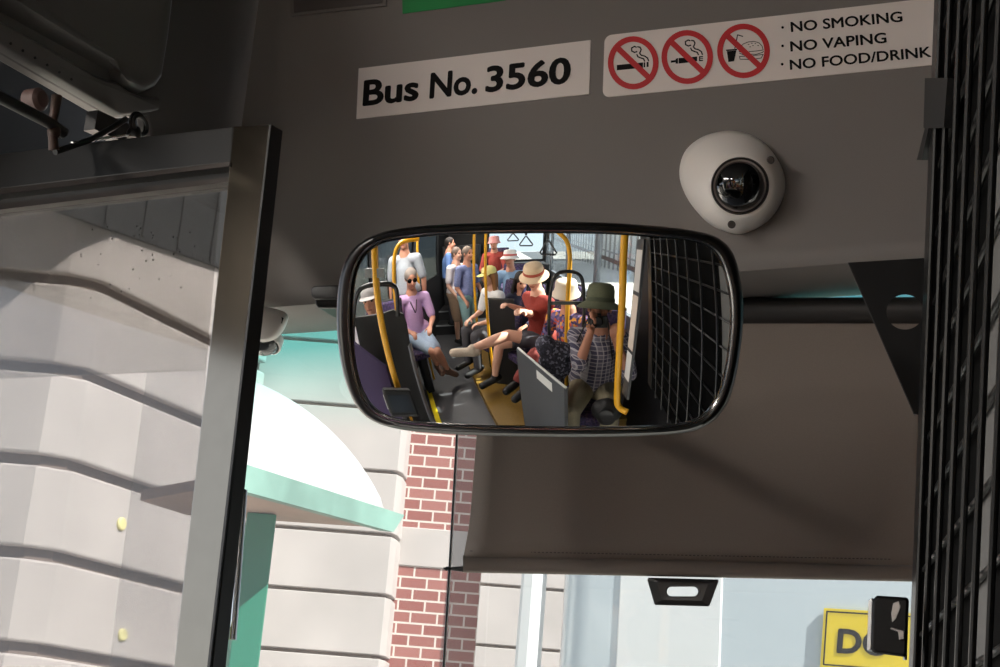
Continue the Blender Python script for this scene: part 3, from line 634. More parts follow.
# nearer corner block seen through the door glass
K = far(62, 460, 7.3)
t = thing('sandstone_corner', Vector((K.x, K.y, -.4)), 'banded sandstone corner block of a building seen through the left door glass', 'building')
jy = [282, 372, 465, 559, 655, 750]
jz = [wz(62, y, 7.3) for y in jy]
sp_ = (jz[0]-jz[-1])/5
levels = [jz[0]+sp_*k for k in (5, 4, 3, 2, 1)]+jz+[jz[-1]-sp_]
Kx = Vector((K.x, K.y, 0)); YD = Vector((0, 1, 0)); XD = Vector((1, 0, 0))
far_end = Kx+YD*1.62
def fpr(i): return [Kx-U*2.6+W*i, Kx-U*.12+W*i, Kx+YD*.10-XD*i-U*0, far_end-XD*i, far_end-XD*1.2, Kx-U*2.6+W*1.2]
b = MB()
for z1, z0 in zip(levels[:-1], levels[1:]): b.loft([[Vector((p.x, p.y, z0+.05)) for p in fpr(0)], [Vector((p.x, p.y, z1-.01)) for p in fpr(0)]])
b.build('ashlar_block', STONE, t, bevel=.012)
b = MB(); b.loft([[Vector((p.x, p.y, z)) for p in fpr(.05)] for z in (-.4, levels[0])]); b.build('joint_core', JOINT, t)
b = MB(); e0 = Kx-U*.62-W*.05; b.loft([[Vector((p.x, p.y, z)) for p in (e0-U*2, e0, e0+W*.05, e0-U*2+W*.05)] for z in (jz[1]+.0, levels[0])]); o = b.build('brick_panel', BRICK, t); uv_wall(o, U)
for px, py in ((121.5, 524), (122.5, 635)):
    b = MB(); b.lathe(onP(px, py, np.array(Kx+XD*.004), np.array([1., 0, 0])), (1, 0, 0), [(.034, -.006), (.034, .004), (.028, .010), (.0005, .012)], 24); b.build('round_marker', mat('pale_yellow', '#efe6a2', .5), t, smooth=True)
# spiky eave shadow on that wall, built as a near-flush dark sheet
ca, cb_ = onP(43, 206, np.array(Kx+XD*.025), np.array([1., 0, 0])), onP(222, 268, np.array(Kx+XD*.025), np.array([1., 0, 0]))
t = thing('eave_shadow', ca, 'dark sheet with a spiky edge standing for the eave shadow on the sandstone wall', 'painted shadow')
DK = mat('shadow_dark', '#2e2f31', .6)
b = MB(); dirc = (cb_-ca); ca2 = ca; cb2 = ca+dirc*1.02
b.loft([[p, p-XD*.03, p-XD*.03+V(0, 0, 1.6), p+V(0, 0, 1.6)] for p in (ca2, cb2)]); b.build('shadow_sheet', DK, t)
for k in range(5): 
    p = ca2.lerp(cb2, (k+.5)/5); b = MB(); b.box((p.x, p.y-.012, p.z+.02), (p.x+.012, p.y+.012, p.z+1.2)); b.build('shadow_rib', DK, t)
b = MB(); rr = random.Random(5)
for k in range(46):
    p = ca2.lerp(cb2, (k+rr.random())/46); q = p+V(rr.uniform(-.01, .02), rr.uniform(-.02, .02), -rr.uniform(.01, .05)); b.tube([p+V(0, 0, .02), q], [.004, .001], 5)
o = b.build('shadow_fringe', DK, t); o['kind'] = 'stuff'

# kiosk with green edged awning
KD = 4.6
kp2 = far(404, 515, KD); XK = kp2.x
def kx(px, py): return onX(px, py, XK)
t = thing('kiosk', Vector((XK-.5, kp2.y-.6, -.4)), 'green kiosk with a pale green edged awning and a rounded white roof', 'kiosk')
GRN = mat('kiosk_green', '#2a8068', .5); GRD = mat('awning_green', '#7c9f94', .55, noise=.25, nscale=6)
y1 = kp2.y; yA = kx(236, 466).y
top0, top1 = kx(236, 461), kx(404.5, 515); bot0, bot1 = kx(236, 489), kx(393.5, 532)
dep = -U*1.0
SW = -W*0+U*-.95
b = MB(); b.loft([[top0, top0-U*.04, bot0-U*.04, bot0], [top1, top1-U*.04, bot1-U*.04, bot1]]); b.build('awning_fascia', GRD, t)
b = MB(); back = W*.62-U*.05
s0, s1 = bot0+V(0, 0, .01)-U*.02, bot1+V(0, 0, .01)-U*.02
b.loft([[s0, s1, s1-U*.62+W*.05, s0-U*.30+W*.35], [p+V(0, 0, .03) for p in (s0, s1, s1-U*.62+W*.05, s0-U*.30+W*.35)]])
b.build('awning_soffit', mat('soffit_timber', '#a98b7d', .7, noise=.1, nscale=12), t)
b = MB(); p0_, p1_ = onX(238, 640, XK-.05), onX(266, 640, XK-.05)
g0, g1 = far(236, 600, 4.3), far(267, 600, 4.3)
b.loft([[Vector((q.x, q.y, z)) for q in (g0, g1, g1+W*.3-U*.15, g0+W*.3)] for z in (-.4, wz(250, 512, 4.3))]); b.build('kiosk_post', GRN, t, bevel=.005)
b = MB(); arc = []
cpt = (167, 603); 
for a in np.linspace(math.radians(17), math.radians(64), 14): arc.append((cpt[0]+238*math.sin(a), cpt[1]-238*math.cos(a)))
DR = 5.0; basez = far(300, 503, DR).z
prof_ = [far(x, y, DR) for x, y in arc]
prof_ = prof_+[far(377, 506, DR), far(238, 468, DR)]
b.loft([prof_, [p+W*.35 for p in prof_]]); b.build('rounded_roof', mat('roof_white', '#f4f4f2', .5), t, smooth=True, angle=30)

# bus standing ahead
t = thing('bus', V(-.2, 6.4, -.4), 'white and silver bus standing ahead with a yellow warning sign on its back', 'bus')
YB2 = 5.6
def bb(px, py, Y=YB2): return onY(px, py, Y)
SILV = mat('bus_silver', '#c3cdd2', .25, noise=.05, nscale=1.2, coat=.6); WHT = mat('bus_white', '#eef0f0', .3, coat=.5)
xl = bb(548, 620).x; xr = xl+2.5
b = MB(); n_ = 8
def rr_fp(x0, x1, y0, y1, r):
    out = []
    for cx_, cy_, a0 in ((x0+r, y0+r, PI), (x1-r, y0+r, 1.5*PI), (x1-r, y1-r, 0), (x0+r, y1-r, .5*PI)):
        out += [(cx_+r*math.cos(a0+k*PI/2/n_), cy_+r*math.sin(a0+k*PI/2/n_)) for k in range(n_+1)]
    return out
fpb = rr_fp(xl, xr, YB2, YB2+3.2, .18)
b.loft([[V(x, y, z) for x, y in fpb] for z in (-.1, 2.9)]+[[V(xl+1.25+(x-xl-1.25)*.96, y+.03, 3.0) for x, y in fpb]]); b.build('body', SILV, t, smooth=True, angle=40)
b = MB(); q = [bb(533, 560, YB2+.10), bb(550, 560, YB2+.10), bb(541, 690, YB2+.10), bb(523, 690, YB2+.10)]; b.prism(q, (0, -.12, 0)); b.build('corner_pillar', WHT, t, bevel=.02)
b = MB(); b.box((xl+.30, YB2-.006, 1.2), (xl+.72, YB2+.02, 2.75)); b.build('rear_panel', WHT, t, bevel=.006)
for px in (-1,):
    b = MB(); b.box((xl+.1, YB2-.02, .3), (xl+2.4, YB2+.02, .5)); b.build('bumper', mat('bumper_grey', '#55585a', .5), t, bevel=.01)
for x in (xl+.35, xr-.35):
    for y in (YB2+.9,):
        b = MB(); b.lathe((x, y, .1), (1, 0, 0), [(.2, -.14), (.48, -.13), (.5, -.1), (.5, .1), (.48, .13), (.2, .14)], 28); b.build('wheel', RUBBER, t, smooth=True)
sg = MB(); S4 = [(824, 608), (930, 614.5), (926, 676), (820, 668)]
sg.prism([bb(x, y, YB2-.012) for x, y in S4], (0, .008, 0)); so = sg.build('warning_sign', mat('sign_yellow', '#f0d31c', .45), t)
b = MB(); I4 = [(827, 611.5), (927, 617.5), (923, 672), (823.5, 664.5)]
for i in range(4):
    b.add([bb(x, y, YB2-.0135) for x, y in ribbon([I4[i], I4[(i+1) % 4]], 1.6)[0]], [(0, 1, 2, 3)])
b.build('sign_border', SIGNK, so)
text_on('lettering', 'DO', (837.5, 652), (889, 655.5), (839.5, 628), lambda x, y: bb(x, y, YB2-.014), SIGNK, so, .035)

# right hand side of the street, seen only by way of the mirror
t = thing('street_fence', V(6, -4, -.4), 'pale columned fence with a sloping brown rail across the street', 'fence')
PALE = mat('pale_column', '#8f8b86', .8)
for k in range(36):
    b = MB(); b.box((8.6, -45+k*.95, -.4), (8.72, -44.85+k*.95, 4.2)); b.build('column', PALE, t)
b = MB(); b.loft([[V(8.45, y, z), V(8.55, y, z), V(8.55, y, z+.35), V(8.45, y, z+.35)] for y, z in ((-46, 2.5), (-11, -.4))]); b.build('rail', mat('rail_brown', '#5d4438', .7), t)
b = MB(); b.loft([[V(8.45, y, z), V(8.55, y, z), V(8.55, y, z+.12), V(8.45, y, z+.12)] for y, z in ((-46, 3.3), (-11, .4))]); b.build('rail', PALE, t)
b = MB(); b.box((12, -60, -.4), (15, -13, 9)); tag(b.build('street_building', mat('pale_render', '#d6d2cb', .9, noise=.08, nscale=1)), 'pale rendered building across the street behind the fence', 'building')

# ------------------------------------------------------------ inside the bus, behind the camera: fittings
t = thing('rear_steps', V(-1, -3.5, 0), 'dark steps with pale nosings up to the rear of the bus', 'steps')
STP = mat('step_dark', '#222224', .6); NOS = mat('nosing_grey', '#8f9092', .5)
for i, (y, z) in enumerate(((-3.45, .2), (-3.8, .4))):
    b = MB(); b.box((XL+.02, YB+.02, z-.2), (XR-.02, y, z)); s_ = b.build('step', STP, t)
    b = MB(); b.box((XL+.02, y-.01, z-.02), (XR-.02, y+.012, z+.004)); b.build('nosing', NOS, s_)
b = MB(); b.box((XL+.05, -5.1, .4), (-1.15, -4.3, 1.75)); b.box((-.62, -5.1, .4), (XR-.05, -4.3, 1.25)); b.build('engine_box', DARKP, t, bevel=.02)
b = MB(); b.prism([MZ(470, 372, .0), MZ(500, 432, .0), V(XR-.02, -.3, 0), V(XR-.02, -2.4, 0), V(-1.0, -2.4, 0)], (0, 0, .10)); b.build
plat = b.build('raised_podium', mat('podium_yellow', '#755819', .6, noise=.1, nscale=40)); tag(plat, 'raised podium with a dull yellow floor under the right hand seats', 'podium')
b = MB()
a_, c_ = MZ(427, 383, .003), MZ(441.5, 430, .003)
d_ = (c_-a_).normalized().cross(V(0, 0, 1))*.03
b.prism([a_-d_, c_-d_, c_+d_, a_+d_], (0, 0, -.002)); tag(b.build('floor_stripe', mat('stripe_yellow', '#f2d80c', .5)), 'bright yellow safety stripe along the left of the aisle', 'floor marking')
def pole(pts, r, label, m=YEL, group='yellow grab poles', name='grab_pole'):
    t_ = thing(name, pts[0], label, 'pole', group); b = MB(); P = spline([tuple(p) for p in pts], 8) if len(pts) > 2 else pts
    b.tube(P, r, 14); b.build('tube', m, t_, smooth=True); return t_
def ceil_to(p): return V(p.x, p.y, ZC-.005)
def floor_to(p, z=0.005): return V(p.x, p.y, z)
p = M(378, 300, 1.05); tp = pole([floor_to(p), p, ceil_to(p)], .019, 'thick yellow pole nearest the left edge of the mirror')
b = MB(); p2 = M(366, 273, 1.06); p3 = M(383, 273, 1.03); b.obox((p2+p3)/2, (p3-p2)*.55, V(.004, .012, 0), V(0, 0, .022)); b.build('grey_clamp', mat('clamp_grey', '#777a78', .5), tp)
p = M(397, 312, 1.9); pole([floor_to(p), p, M(394, 270, 1.9), M(395.5, 252, 1.9), M(401, 243, 1.9), M(410, 240, 1.9), M(419, 239, 1.92)], .019, 'yellow hooped pole second from the left in the mirror')
p = M(420, 300, 3.0); pole([floor_to(p), ceil_to(p)], .016, 'yellow pole in front of the woman in the lavender shirt')
p = M(474, 270, 3.2); pole([floor_to(p), ceil_to(p)], .019, 'left of the two slim yellow poles in the middle of the aisle')
p = M(486, 290, 2.6); pole([floor_to(p, .1), ceil_to(p)], .017, 'yellow pole beside the woman in the yellow cap')
p = M(567, 320, 1.75); pole([floor_to(p, .1), p, M(569.5, 270, 1.75), M(569.5, 252, 1.75), M(566, 240, 1.75), M(558, 232, 1.75)], .018, 'yellow pole curving over beside the patterned shirt')
p = M(616.5, 398, 1.06); q = M(624.5, 240, 1.06); pole([M(627, 412, 1.03), M(620, 408, 1.05), M(617, 398, 1.06), M(619.5, 350, 1.06), M(622.5, 295, 1.06), q, ceil_to(q+V(.01, 0, 0))], .0195, 'yellow pole close in front of the photographer, bent in at its foot')
# hanging straps
GRH = mat('strap_grey', '#3c3f42', .5)
for (T, Lf, Rg, d), lb in zip((((513, 233), (506.7, 241), (519.5, 240.5), 3.0), ((526, 235.5), (518.7, 245.7), (533.7, 245.7), 2.5), ((548, 239), (539, 254), (557.7, 254.7), 1.95)), ('farthest triangular hanging strap on the ceiling rail', 'middle one of three triangular hanging straps', 'nearest triangular hanging strap, the largest in the mirror')):
    a, c, e = M(*T, d), M(*Lf, d), M(*Rg, d); t_ = thing('hanging_strap', a, lb, 'strap', 'hanging straps over the aisle')
    pts = []
    for p0, p1, p2 in ((e, a, c), (a, c, e), (c, e, a)):
        for f in (.28, .12): pts.append(p1.lerp(p0, f))
        for f in (.12, .28): pts.append(p1.lerp(p2, f))
    b = MB(); b.tube(pts, .008, 10, closed=True); b.build('handle', GRH, t_, smooth=True)
    b = MB(); b.obox((a+V(a.x, a.y, ZC-.06))/2, (.012, 0, 0), (0, .002, 0), (0, 0, (ZC-.06-a.z)/2)); b.build('webbing', GRH, t_)
rl = MB(); rl.tube([V(-.6, -3.6, ZC-.05), V(-.25, -.2, ZC-.05)], .015, 10); tag(rl.build('ceiling_rail', YEL, smooth=True), 'yellow ceiling rail that carries the hanging straps', 'rail')
# modesty partition beside the photographer
a_, c_ = M(518, 347, 1.45), M(566, 389, .93)
t = thing('modesty_partition', floor_to((a_+c_)/2), 'low grey partition with a white label beside the photographer', 'partition')
dv = (c_-a_); nv = Vector((dv.y, -dv.x, 0)).normalized()*.012; zt_ = (a_.z+c_.z)/2
b = MB(); b.loft([[V(p.x, p.y, z)-nv, V(p.x, p.y, z)+nv] for p, z in ((a_, .1), (c_, .02), (c_, zt_-.005), (a_, zt_-.005))], closed=True) if False else b.prism([V(a_.x, a_.y, .105)-nv, V(c_.x, c_.y, .105)-nv, V(c_.x, c_.y, zt_)-nv, V(a_.x, a_.y, zt_)-nv], nv*2); b.build('panel', mat('partition_grey', '#4b4d50', .55), t)
b = MB(); b.tube([V(a_.x, a_.y, zt_), V(c_.x, c_.y, zt_)], .008, 8); b.build('edge_trim', mat('trim_silver', '#c9c9c4', .4), t, smooth=True)
lb_ = [M(541, 363.5, 1.16), M(555, 380, 1.0)]
l0, l1 = a_.lerp(c_, .50), a_.lerp(c_, .80); sgn = 1 if nv.dot(Vector(MS)-a_) > 0 else -1
b = MB(); b.prism([V(l0.x, l0.y, zt_-.03)+nv*1.1*sgn, V(l1.x, l1.y, zt_-.03)+nv*1.1*sgn, V(l1.x, l1.y, zt_-.09)+nv*1.1*sgn, V(l0.x, l0.y, zt_-.09)+nv*1.1*sgn], nv*.05*sgn); b.build('label', mat('label_white', '#cfcfca', .5), t)
# notice board between photographer and screen
p = M(634.5, 320, .98)
t = thing('notice_board', V(p.x, p.y, 1.0), 'narrow upright board with pale paper notices beside the mesh screen', 'notice board')
nd = (p-Vector(mhit(634, 320))); nd.z = 0; nd.normalize(); nd = (nd+Vector((-nd.y, nd.x, 0))*-.42).normalized(); ns = Vector((nd.y, -nd.x, 0))
b = MB(); b.obox(V(p.x, p.y, 1.35), nd*.042, ns*.006, V(0, 0, .42)); b.build('board', mat('board_grey', '#3f4042', .5), t)
for zc, hh, cw in ((1.62, .10, '#cfcac4'), (1.36, .14, '#d9c9ba'), (1.12, .08, '#d2d0cb')):
    for sd_ in (-1, 1):
        b = MB(); b.obox(V(p.x, p.y, zc)+ns*.0068*sd_, nd*.034, ns*.0006, V(0, 0, hh)); b.build('notice', mat('paper_'+cw[1:], cw, .7), t)
# left hand partition, purple panel and ticket reader
t = thing('luggage_partition', floor_to(M(390, 350, 1.5)), 'black arched partition with a dull purple panel at the left of the aisle', 'partition')
a_, c_ = M(354, 330, 1.45), M(410, 338, 1.45)
def onq(px, py, p0=a_, p1=c_):           # on the upright plane through two points, seen in the mirror
    p, r = mdir(px, py); n = np.cross(np.array(p1-p0), np.array([0, 0, 1.])); s = ((np.array(p0)-p)@n)/(r@n); return Vector(p+r*s)
tn = Vector(np.cross(np.array(c_-a_), np.array([0, 0, 1.]))).normalized()*.03
top_ = [onq(x, y) for x, y in ((354, 318), (382, 314), (393, 310), (403, 314), (407, 324), (410, 343))]
b = MB(); b.prism(top_+[V(top_[-1].x, top_[-1].y, .02), V(top_[0].x, top_[0].y, .02)], tn); b.build('panel', BLACKM, t)
b = MB(); b.tube(spline([tuple(onq(x, y)) for x, y in ((353, 330), (355, 303), (359, 291), (367, 286), (380, 284), (392, 285), (397, 293), (398, 316))], 6), .016, 12); b.build('arched_rail', BLACK, t, smooth=True)
b = MB(); e0 = top_[-1]; b.loft([[V(e0.x, e0.y, z), V(e0.x+.012, e0.y-.004, z), V(e0.x+.012, e0.y+.05, z), V(e0.x, e0.y+.05, z)] for z in (.02, e0.z)]); b.build('edge_strip', mat('strip_silver', '#8b8d90', .35, .5), t)
pa, pc = M(351, 370, 1.2), M(391, 385, 1.2)
b = MB(); b.prism([V(pa.x, pa.y, .03), V(pc.x, pc.y, .03), V(pc.x, pc.y, pc.z+.12), V(pa.x, pa.y, pa.z+.22)], (0, -.02, 0)); b.build('purple_panel', mat('purple', '#3a2a55', .6), t)
tb = M(400, 402, 1.0)
t = thing('ticket_reader', floor_to(tb), 'black tilted ticket reader box on a post at the left', 'ticket machine')
ax_ = (M(414, 402, 1.0)-M(386, 402, 1.0)).normalized(); ay_ = Vector((-ax_.y, ax_.x, 0)); 
b = MB(); u2 = (V(0, 0, 1)*.9-ay_*.35).normalized(); v2 = ax_.cross(u2); b.obox(tb, ax_*.085, u2*.075, v2*.05); b.build('housing', BLACKM, t, bevel=.012)
b = MB(); b.obox(tb+v2*.051*(1 if v2.dot(Vector(MS)-tb) > 0 else -1), ax_*.062, u2*.045, v2*.003); b.build('screen', mat('reader_screen', '#23272b', .15), t)
b = MB(); b.obox(tb-ax_*.087, ax_*.003, u2*.035, v2*.03); b.build('label', mat('label_pale', '#b9b9b4', .5), t)
b = MB(); b.tube([floor_to(tb), tb-u2*.06], .022, 12); b.build('post', BLACK, t, smooth=True)
# emissive ceiling strips added out of view to brighten the header and cabin
FILL = bpy.data.materials.new('fill_emission'); FILL.use_nodes = True
_p = FILL.node_tree.nodes['Principled BSDF']; _p.inputs['Emission Color'].default_value = (1, .93, .86, 1); _p.inputs['Emission Strength'].default_value = 25.0
for i, (x, y) in enumerate(((-1.86, -.70), (-1.5, -2.9))):
    t = thing('fill_light', V(x, y, ZC), 'added fill light strip over the left seats, '+('towards the front', 'towards the rear')[i]+' of the bus', 'fill light', 'added fill light strips')
    b = MB(); b.box((x-.11, y-.74, ZC-.025), (x+.11, y+.74, ZC-.001)); b.build('housing', ALU, t, bevel=.004)
    b = MB(); b.box((x-.09, y-.72, ZC-.035), (x+.09, y+.72, ZC-.0255)); b.build('fill_panel', FILL, t)
# dark seat back between the yellow cap and the rust red top
a_, c_ = M(488, 299, 2.45), M(514, 300, 2.35)
t = thing('dark_partition', floor_to((a_+c_)/2), 'black upright panel in front of the person in the yellow cap', 'partition')
b = MB(); b.prism([V(a_.x, a_.y, .105), V(c_.x, c_.y, .105), V(c_.x, c_.y, c_.z), V(a_.x, a_.y, a_.z)], (0, -.025, 0)); b.build('panel', BLACKM, t, bevel=.008)
b = MB(); b.tube([V(a_.x, a_.y-.012, a_.z), V(c_.x, c_.y-.012, c_.z)], .012, 10); b.build('top_rail', BLACK, t, smooth=True)

# ------------------------------------------------------------ people
SKIN = mat('skin_fair', '#c98f74', .55); SKIN2 = mat('skin_tan', '#a9735a', .55); SKIN3 = mat('skin_pale', '#d9a78e', .55)
def fuse(name, caps, m, voxel, parent=None, smooth_it=6, lean=None):
    """one continuous surface grown over tapered limbs: caps = (a, b, ra, rb) or (centre, (rx, ry, rz), axes)"""
    bm = bmesh.new()
    for c in caps:
        if len(c) == 4:
            a, e, ra, rb = Vector(c[0]), Vector(c[1]), c[2], c[3]; n = 12
            L = (e-a).length
            for p, r in ((a, ra), (e, rb)):
                bmesh.ops.create_icosphere(bm, subdivisions=2, radius=r, matrix=Matrix.Translation(p))
            if L > 1e-4:
                q = (e-a).to_track_quat('Z', 'Y').to_matrix().to_4x4()
                bmesh.ops.create_cone(bm, cap_ends=True, segments=n+4, radius1=ra, radius2=rb, depth=L, matrix=Matrix.Translation((a+e)/2) @ q)
        else:
            ct, rad, ax = c; mx = Matrix.Translation(Vector(ct)) @ Matrix([[ax[j][i] for j in range(3)] for i in range(3)]).to_4x4() @ Matrix.Diagonal((*rad, 1))
            bmesh.ops.create_icosphere(bm, subdivisions=3, radius=1, matrix=mx)
    me = bpy.data.meshes.new(name+'_raw'); bm.to_mesh(me); bm.free()
    tmp = bpy.data.objects.new('tmp', me); COL.objects.link(tmp)
    r = tmp.modifiers.new('r', 'REMESH'); r.mode = 'VOXEL'; r.voxel_size = voxel
    s_ = tmp.modifiers.new('s', 'SMOOTH'); s_.factor = .5; s_.iterations = smooth_it
    dg = bpy.context.evaluated_depsgraph_get(); me2 = bpy.data.meshes.new_from_object(tmp.evaluated_get(dg))
    bpy.data.objects.remove(tmp); bpy.data.meshes.remove(me)
    me2.name = name; me2.materials.clear(); me2.materials.append(m); me2.polygons.foreach_set('use_smooth', [True]*len(me2.polygons))
    o = bpy.data.objects.new(name, me2); COL.objects.link(o)
    if parent: o.parent = parent
    return o
def reach(p0, px, py, L, d0):             # the point seen in the mirror at that pixel, one limb length from a joint
    best = None
    for d in np.linspace(d0-.6, d0+.6, 121):
        e = abs((M(px, py, d)-p0).length-L)+.15*abs(d-d0)
        if best is None or e < best[0]: best = (e, d)
    return M(px, py, best[1])
def limb(a, target, L): return a+(target-a).normalized()*L
def skeleton(head, az, pose, over):
    az = math.radians(az); f = Vector((math.sin(az), math.cos(az), 0)); r = Vector((math.cos(az), -math.sin(az), 0)); u = V(0, 0, 1)
    J = {'f': f, 'r': r, 'head': head}
    def loc(x, y, z): return head+r*x+f*y+u*z
    if pose == 'sit':
        J['neck'] = loc(0, -.045, -.16); J['chest'] = loc(0, -.07, -.32); J['pelvis'] = loc(0, -.10, -.66)
    else:
        J['neck'] = loc(0, -.03, -.16); J['chest'] = loc(0, -.04, -.34); J['pelvis'] = loc(0, -.04, -.66)
    for s, k in ((-1, 'L'), (1, 'R')):
        J['sho'+k] = J['neck']+r*(.175*s)-u*.075
        J['hip'+k] = J['pelvis']+r*(.095*s)-u*.02
        if pose == 'sit':
            J['elb'+k] = J['sho'+k]+r*(.06*s)+f*.06-u*.26; J['wri'+k] = J['elb'+k]+f*.22-u*.03-r*(.10*s)
            J['kne'+k] = J['hip'+k]+f*.43+r*(.04*s)+u*.02; J['ank'+k] = J['kne'+k]-u*.40+f*.02
        else:
            J['elb'+k] = J['sho'+k]+r*(.06*s)-u*.27; J['wri'+k] = J['elb'+k]+f*.16-u*.18-r*(.02*s)
            J['kne'+k] = J['hip'+k]+f*.03-u*.41; J['ank'+k] = J['kne'+k]-f*.03-u*.41
        for nm, par, L in (('elb', 'sho', .28), ('wri', 'elb', .25), ('kne', 'hip', .43), ('ank', 'kne', .41)):
            if nm+k in over: J[nm+k] = limb(J[par+k], over[nm+k] if isinstance(over[nm+k], Vector) else loc(*over[nm+k]), L)
            elif nm == 'wri' and 'elb'+k in over: J[nm+k] = limb(J[par+k], J[par+k]+f*.2-r*(.12*s), L)
            elif nm == 'ank' and 'kne'+k in over: J[nm+k] = J[par+k]-u*L
        J['toe'+k] = J['ank'+k]+f*.15-u*.05 if 'toe'+k not in over else limb(J['ank'+k], over['toe'+k], .16)
    J['face'] = over.get('face', f)
    return J
def hand_caps(wri, d, side_v, curl=.5, s=1.0, scale=1.0):
    """palm, four unequal bent fingers and a thumb leaving the side of the palm"""
    d = d.normalized(); n = d.cross(side_v).normalized(); sv = n.cross(d).normalized()
    caps = [(wri, wri+d*.03, .022*scale, .024*scale)]
    for k, (o_, L) in enumerate(((-.027, .066), (-.009, .076), (.009, .072), (.026, .056))):
        kn = wri+d*.082*scale+sv*o_*scale
        caps.append((wri+d*.02+sv*o_*.6, kn, .013*scale, .0105*scale))
        d1 = (d*math.cos(curl)+n*math.sin(curl)); d2 = (d*math.cos(curl*2.3)+n*math.sin(curl*2.3)); d3 = (d*math.cos(curl*3.2)+n*math.sin(curl*3.2))
        a = kn+d1*L*.45*scale; b_ = a+d2*L*.32*scale; c = b_+d3*L*.25*scale
        caps += [(kn, a, .0098*scale, .0090*scale), (a, b_, .0090*scale, .0083*scale), (b_, c, .0083*scale, .0072*scale)]
    th = wri+d*.025-sv*.026*s; t1 = th+(d*.6-sv*.7*s+n*.35).normalized()*.042; t2 = t1+(d*.85-sv*.25*s+n*.45).normalized()*.032
    caps += [(wri+d*.01, th, .017*scale, .014*scale), (th, t1, .013*scale, .011*scale), (t1, t2, .011*scale, .009*scale)]
    return caps
def person(name_label, head, az, pose='sit', over=None, skin=SKIN, top=None, top_sleeve=.6, bottom=None, bottom_len=1.0, shoes=BLACKM, hat=None, hair=None, long_hair=False, glasses=False, extra=None, vox=.011, curl=(.5, .5), hand_dir=None, group=None, build=1.0):
    over = over or {}; J = skeleton(head, az, pose, over); f, r = J['f'], J['r']; u = V(0, 0, 1); W_ = build
    fa = J['face'].normalized(); hr = fa.cross(u).normalized(); hu = hr.cross(fa).normalized()
    sk = []
    sk.append((head+hu*.028-fa*.012, (.074, .094, .088), (hr, fa, hu)))
    sk.append((head-hu*.045+fa*.022, (.056, .066, .072), (hr, fa, hu)))
    sk.append((head+fa*.084+hu*.004, head+fa*.104-hu*.030, .010, .016))
    for s in (-1, 1):
        sk.append((head+hr*.076*s-fa*.006+hu*.012, head+hr*.079*s-fa*.010-hu*.022, .013, .009))
        sk.append((head+hr*.034*s+fa*.060-hu*.03, head+hr*.028*s+fa*.062-hu*.04, .024, .022))
    sk.append((head-hu*.09+fa*.066, head-hu*.088+fa*.07, .022, .02))
    sk.append((head-hu*.06-fa*.02, J['neck'], .056, .060))
    sk.append((J['neck'], J['chest'], .075*W_, .105*W_)); sk.append((J['chest'], J['pelvis'], .112*W_, .118*W_))
    sk.append((J['shoL'], J['shoR'], .058, .058)); sk.append((J['hipL']+u*.03, J['hipR']+u*.03, .105*W_, .105*W_))
    for s in ('L', 'R'):
        sk += [(J['sho'+s], J['elb'+s], .052, .040), (J['elb'+s], J['wri'+s], .040, .026)]
        sk += [(J['hip'+s], J['kne'+s], .086*W_, .055), (J['kne'+s]-(J['kne'+s]-J['ank'+s])*.02, J['kne'+s].lerp(J['ank'+s], .35), .054, .055), (J['kne'+s].lerp(J['ank'+s], .35), J['ank'+s], .055, .036)]
        sk += [(J['ank'+s]-u*.02, J['toe'+s], .036, .026), (J['ank'+s]-u*.03-(J['toe'+s]-J['ank'+s]).normalized()*.04, J['toe'+s], .034, .03)]
        hd = (J['wri'+s]-J['elb'+s]) if not hand_dir or s not in hand_dir else hand_dir[s][0]
        sv = r if not hand_dir or s not in hand_dir else hand_dir[s][1]
        k = 0 if s == 'L' else 1
        sk += hand_caps(J['wri'+s], hd, sv, curl[k], -1 if s == 'L' else 1)
    body = fuse('person', sk, skin, vox)
    tag(body, name_label, 'person', group)
    # face
    for s in (-1, 1):
        b = MB(); b.lathe(head+hr*.031*s+fa*.070+hu*.010, fa, [(.0001, -.008), (.011, -.004), (.012, 0), (.008, .007), (.0001, .009)], 12); b.build('eye', mat('eye_dark', '#2b1d18', .2), body, smooth=True)
    b = MB(); b.tube([head+fa*.078-hu*.062-hr*.022, head+fa*.088-hu*.060, head+fa*.078-hu*.062+hr*.022], .006, 8); b.build('mouth', mat('lip', '#9b5549', .5), body, smooth=True)
    if top:
        c = [(J['neck']-u*.045, J['chest'], .080*W_, .122*W_), (J['chest'], J['pelvis']+u*.02, .126*W_, .134*W_), (J['shoL'], J['shoR'], .068, .068), (J['hipL']+u*.06, J['hipR']+u*.06, .116*W_, .116*W_)]
        for s in ('L', 'R'):
            if top_sleeve > 0:
                if top_sleeve <= 1: c.append((J['sho'+s], J['sho'+s].lerp(J['elb'+s], top_sleeve), .066, .058))
                else: c += [(J['sho'+s], J['elb'+s], .066, .055), (J['elb'+s], J['elb'+s].lerp(J['wri'+s], top_sleeve-1), .055, .042)]
        fuse('shirt', c, top, vox, body, 4)
    if bottom:
        c = [(J['hipL']+u*.02, J['hipR']+u*.02, .118*W_, .118*W_), (J['pelvis'], J['pelvis']+u*.06, .128*W_, .126*W_)]
        for s in ('L', 'R'):
            if bottom_len <= .5: c.append((J['hip'+s], J['hip'+s].lerp(J['kne'+s], bottom_len*2), .102*W_, .082))
            else: c += [(J['hip'+s], J['kne'+s], .100*W_, .068), (J['kne'+s], J['kne'+s].lerp(J['ank'+s], (bottom_len-.5)*2), .068, .056)]
        fuse('trousers' if bottom_len > .5 else 'shorts', c, bottom, vox, body, 4)
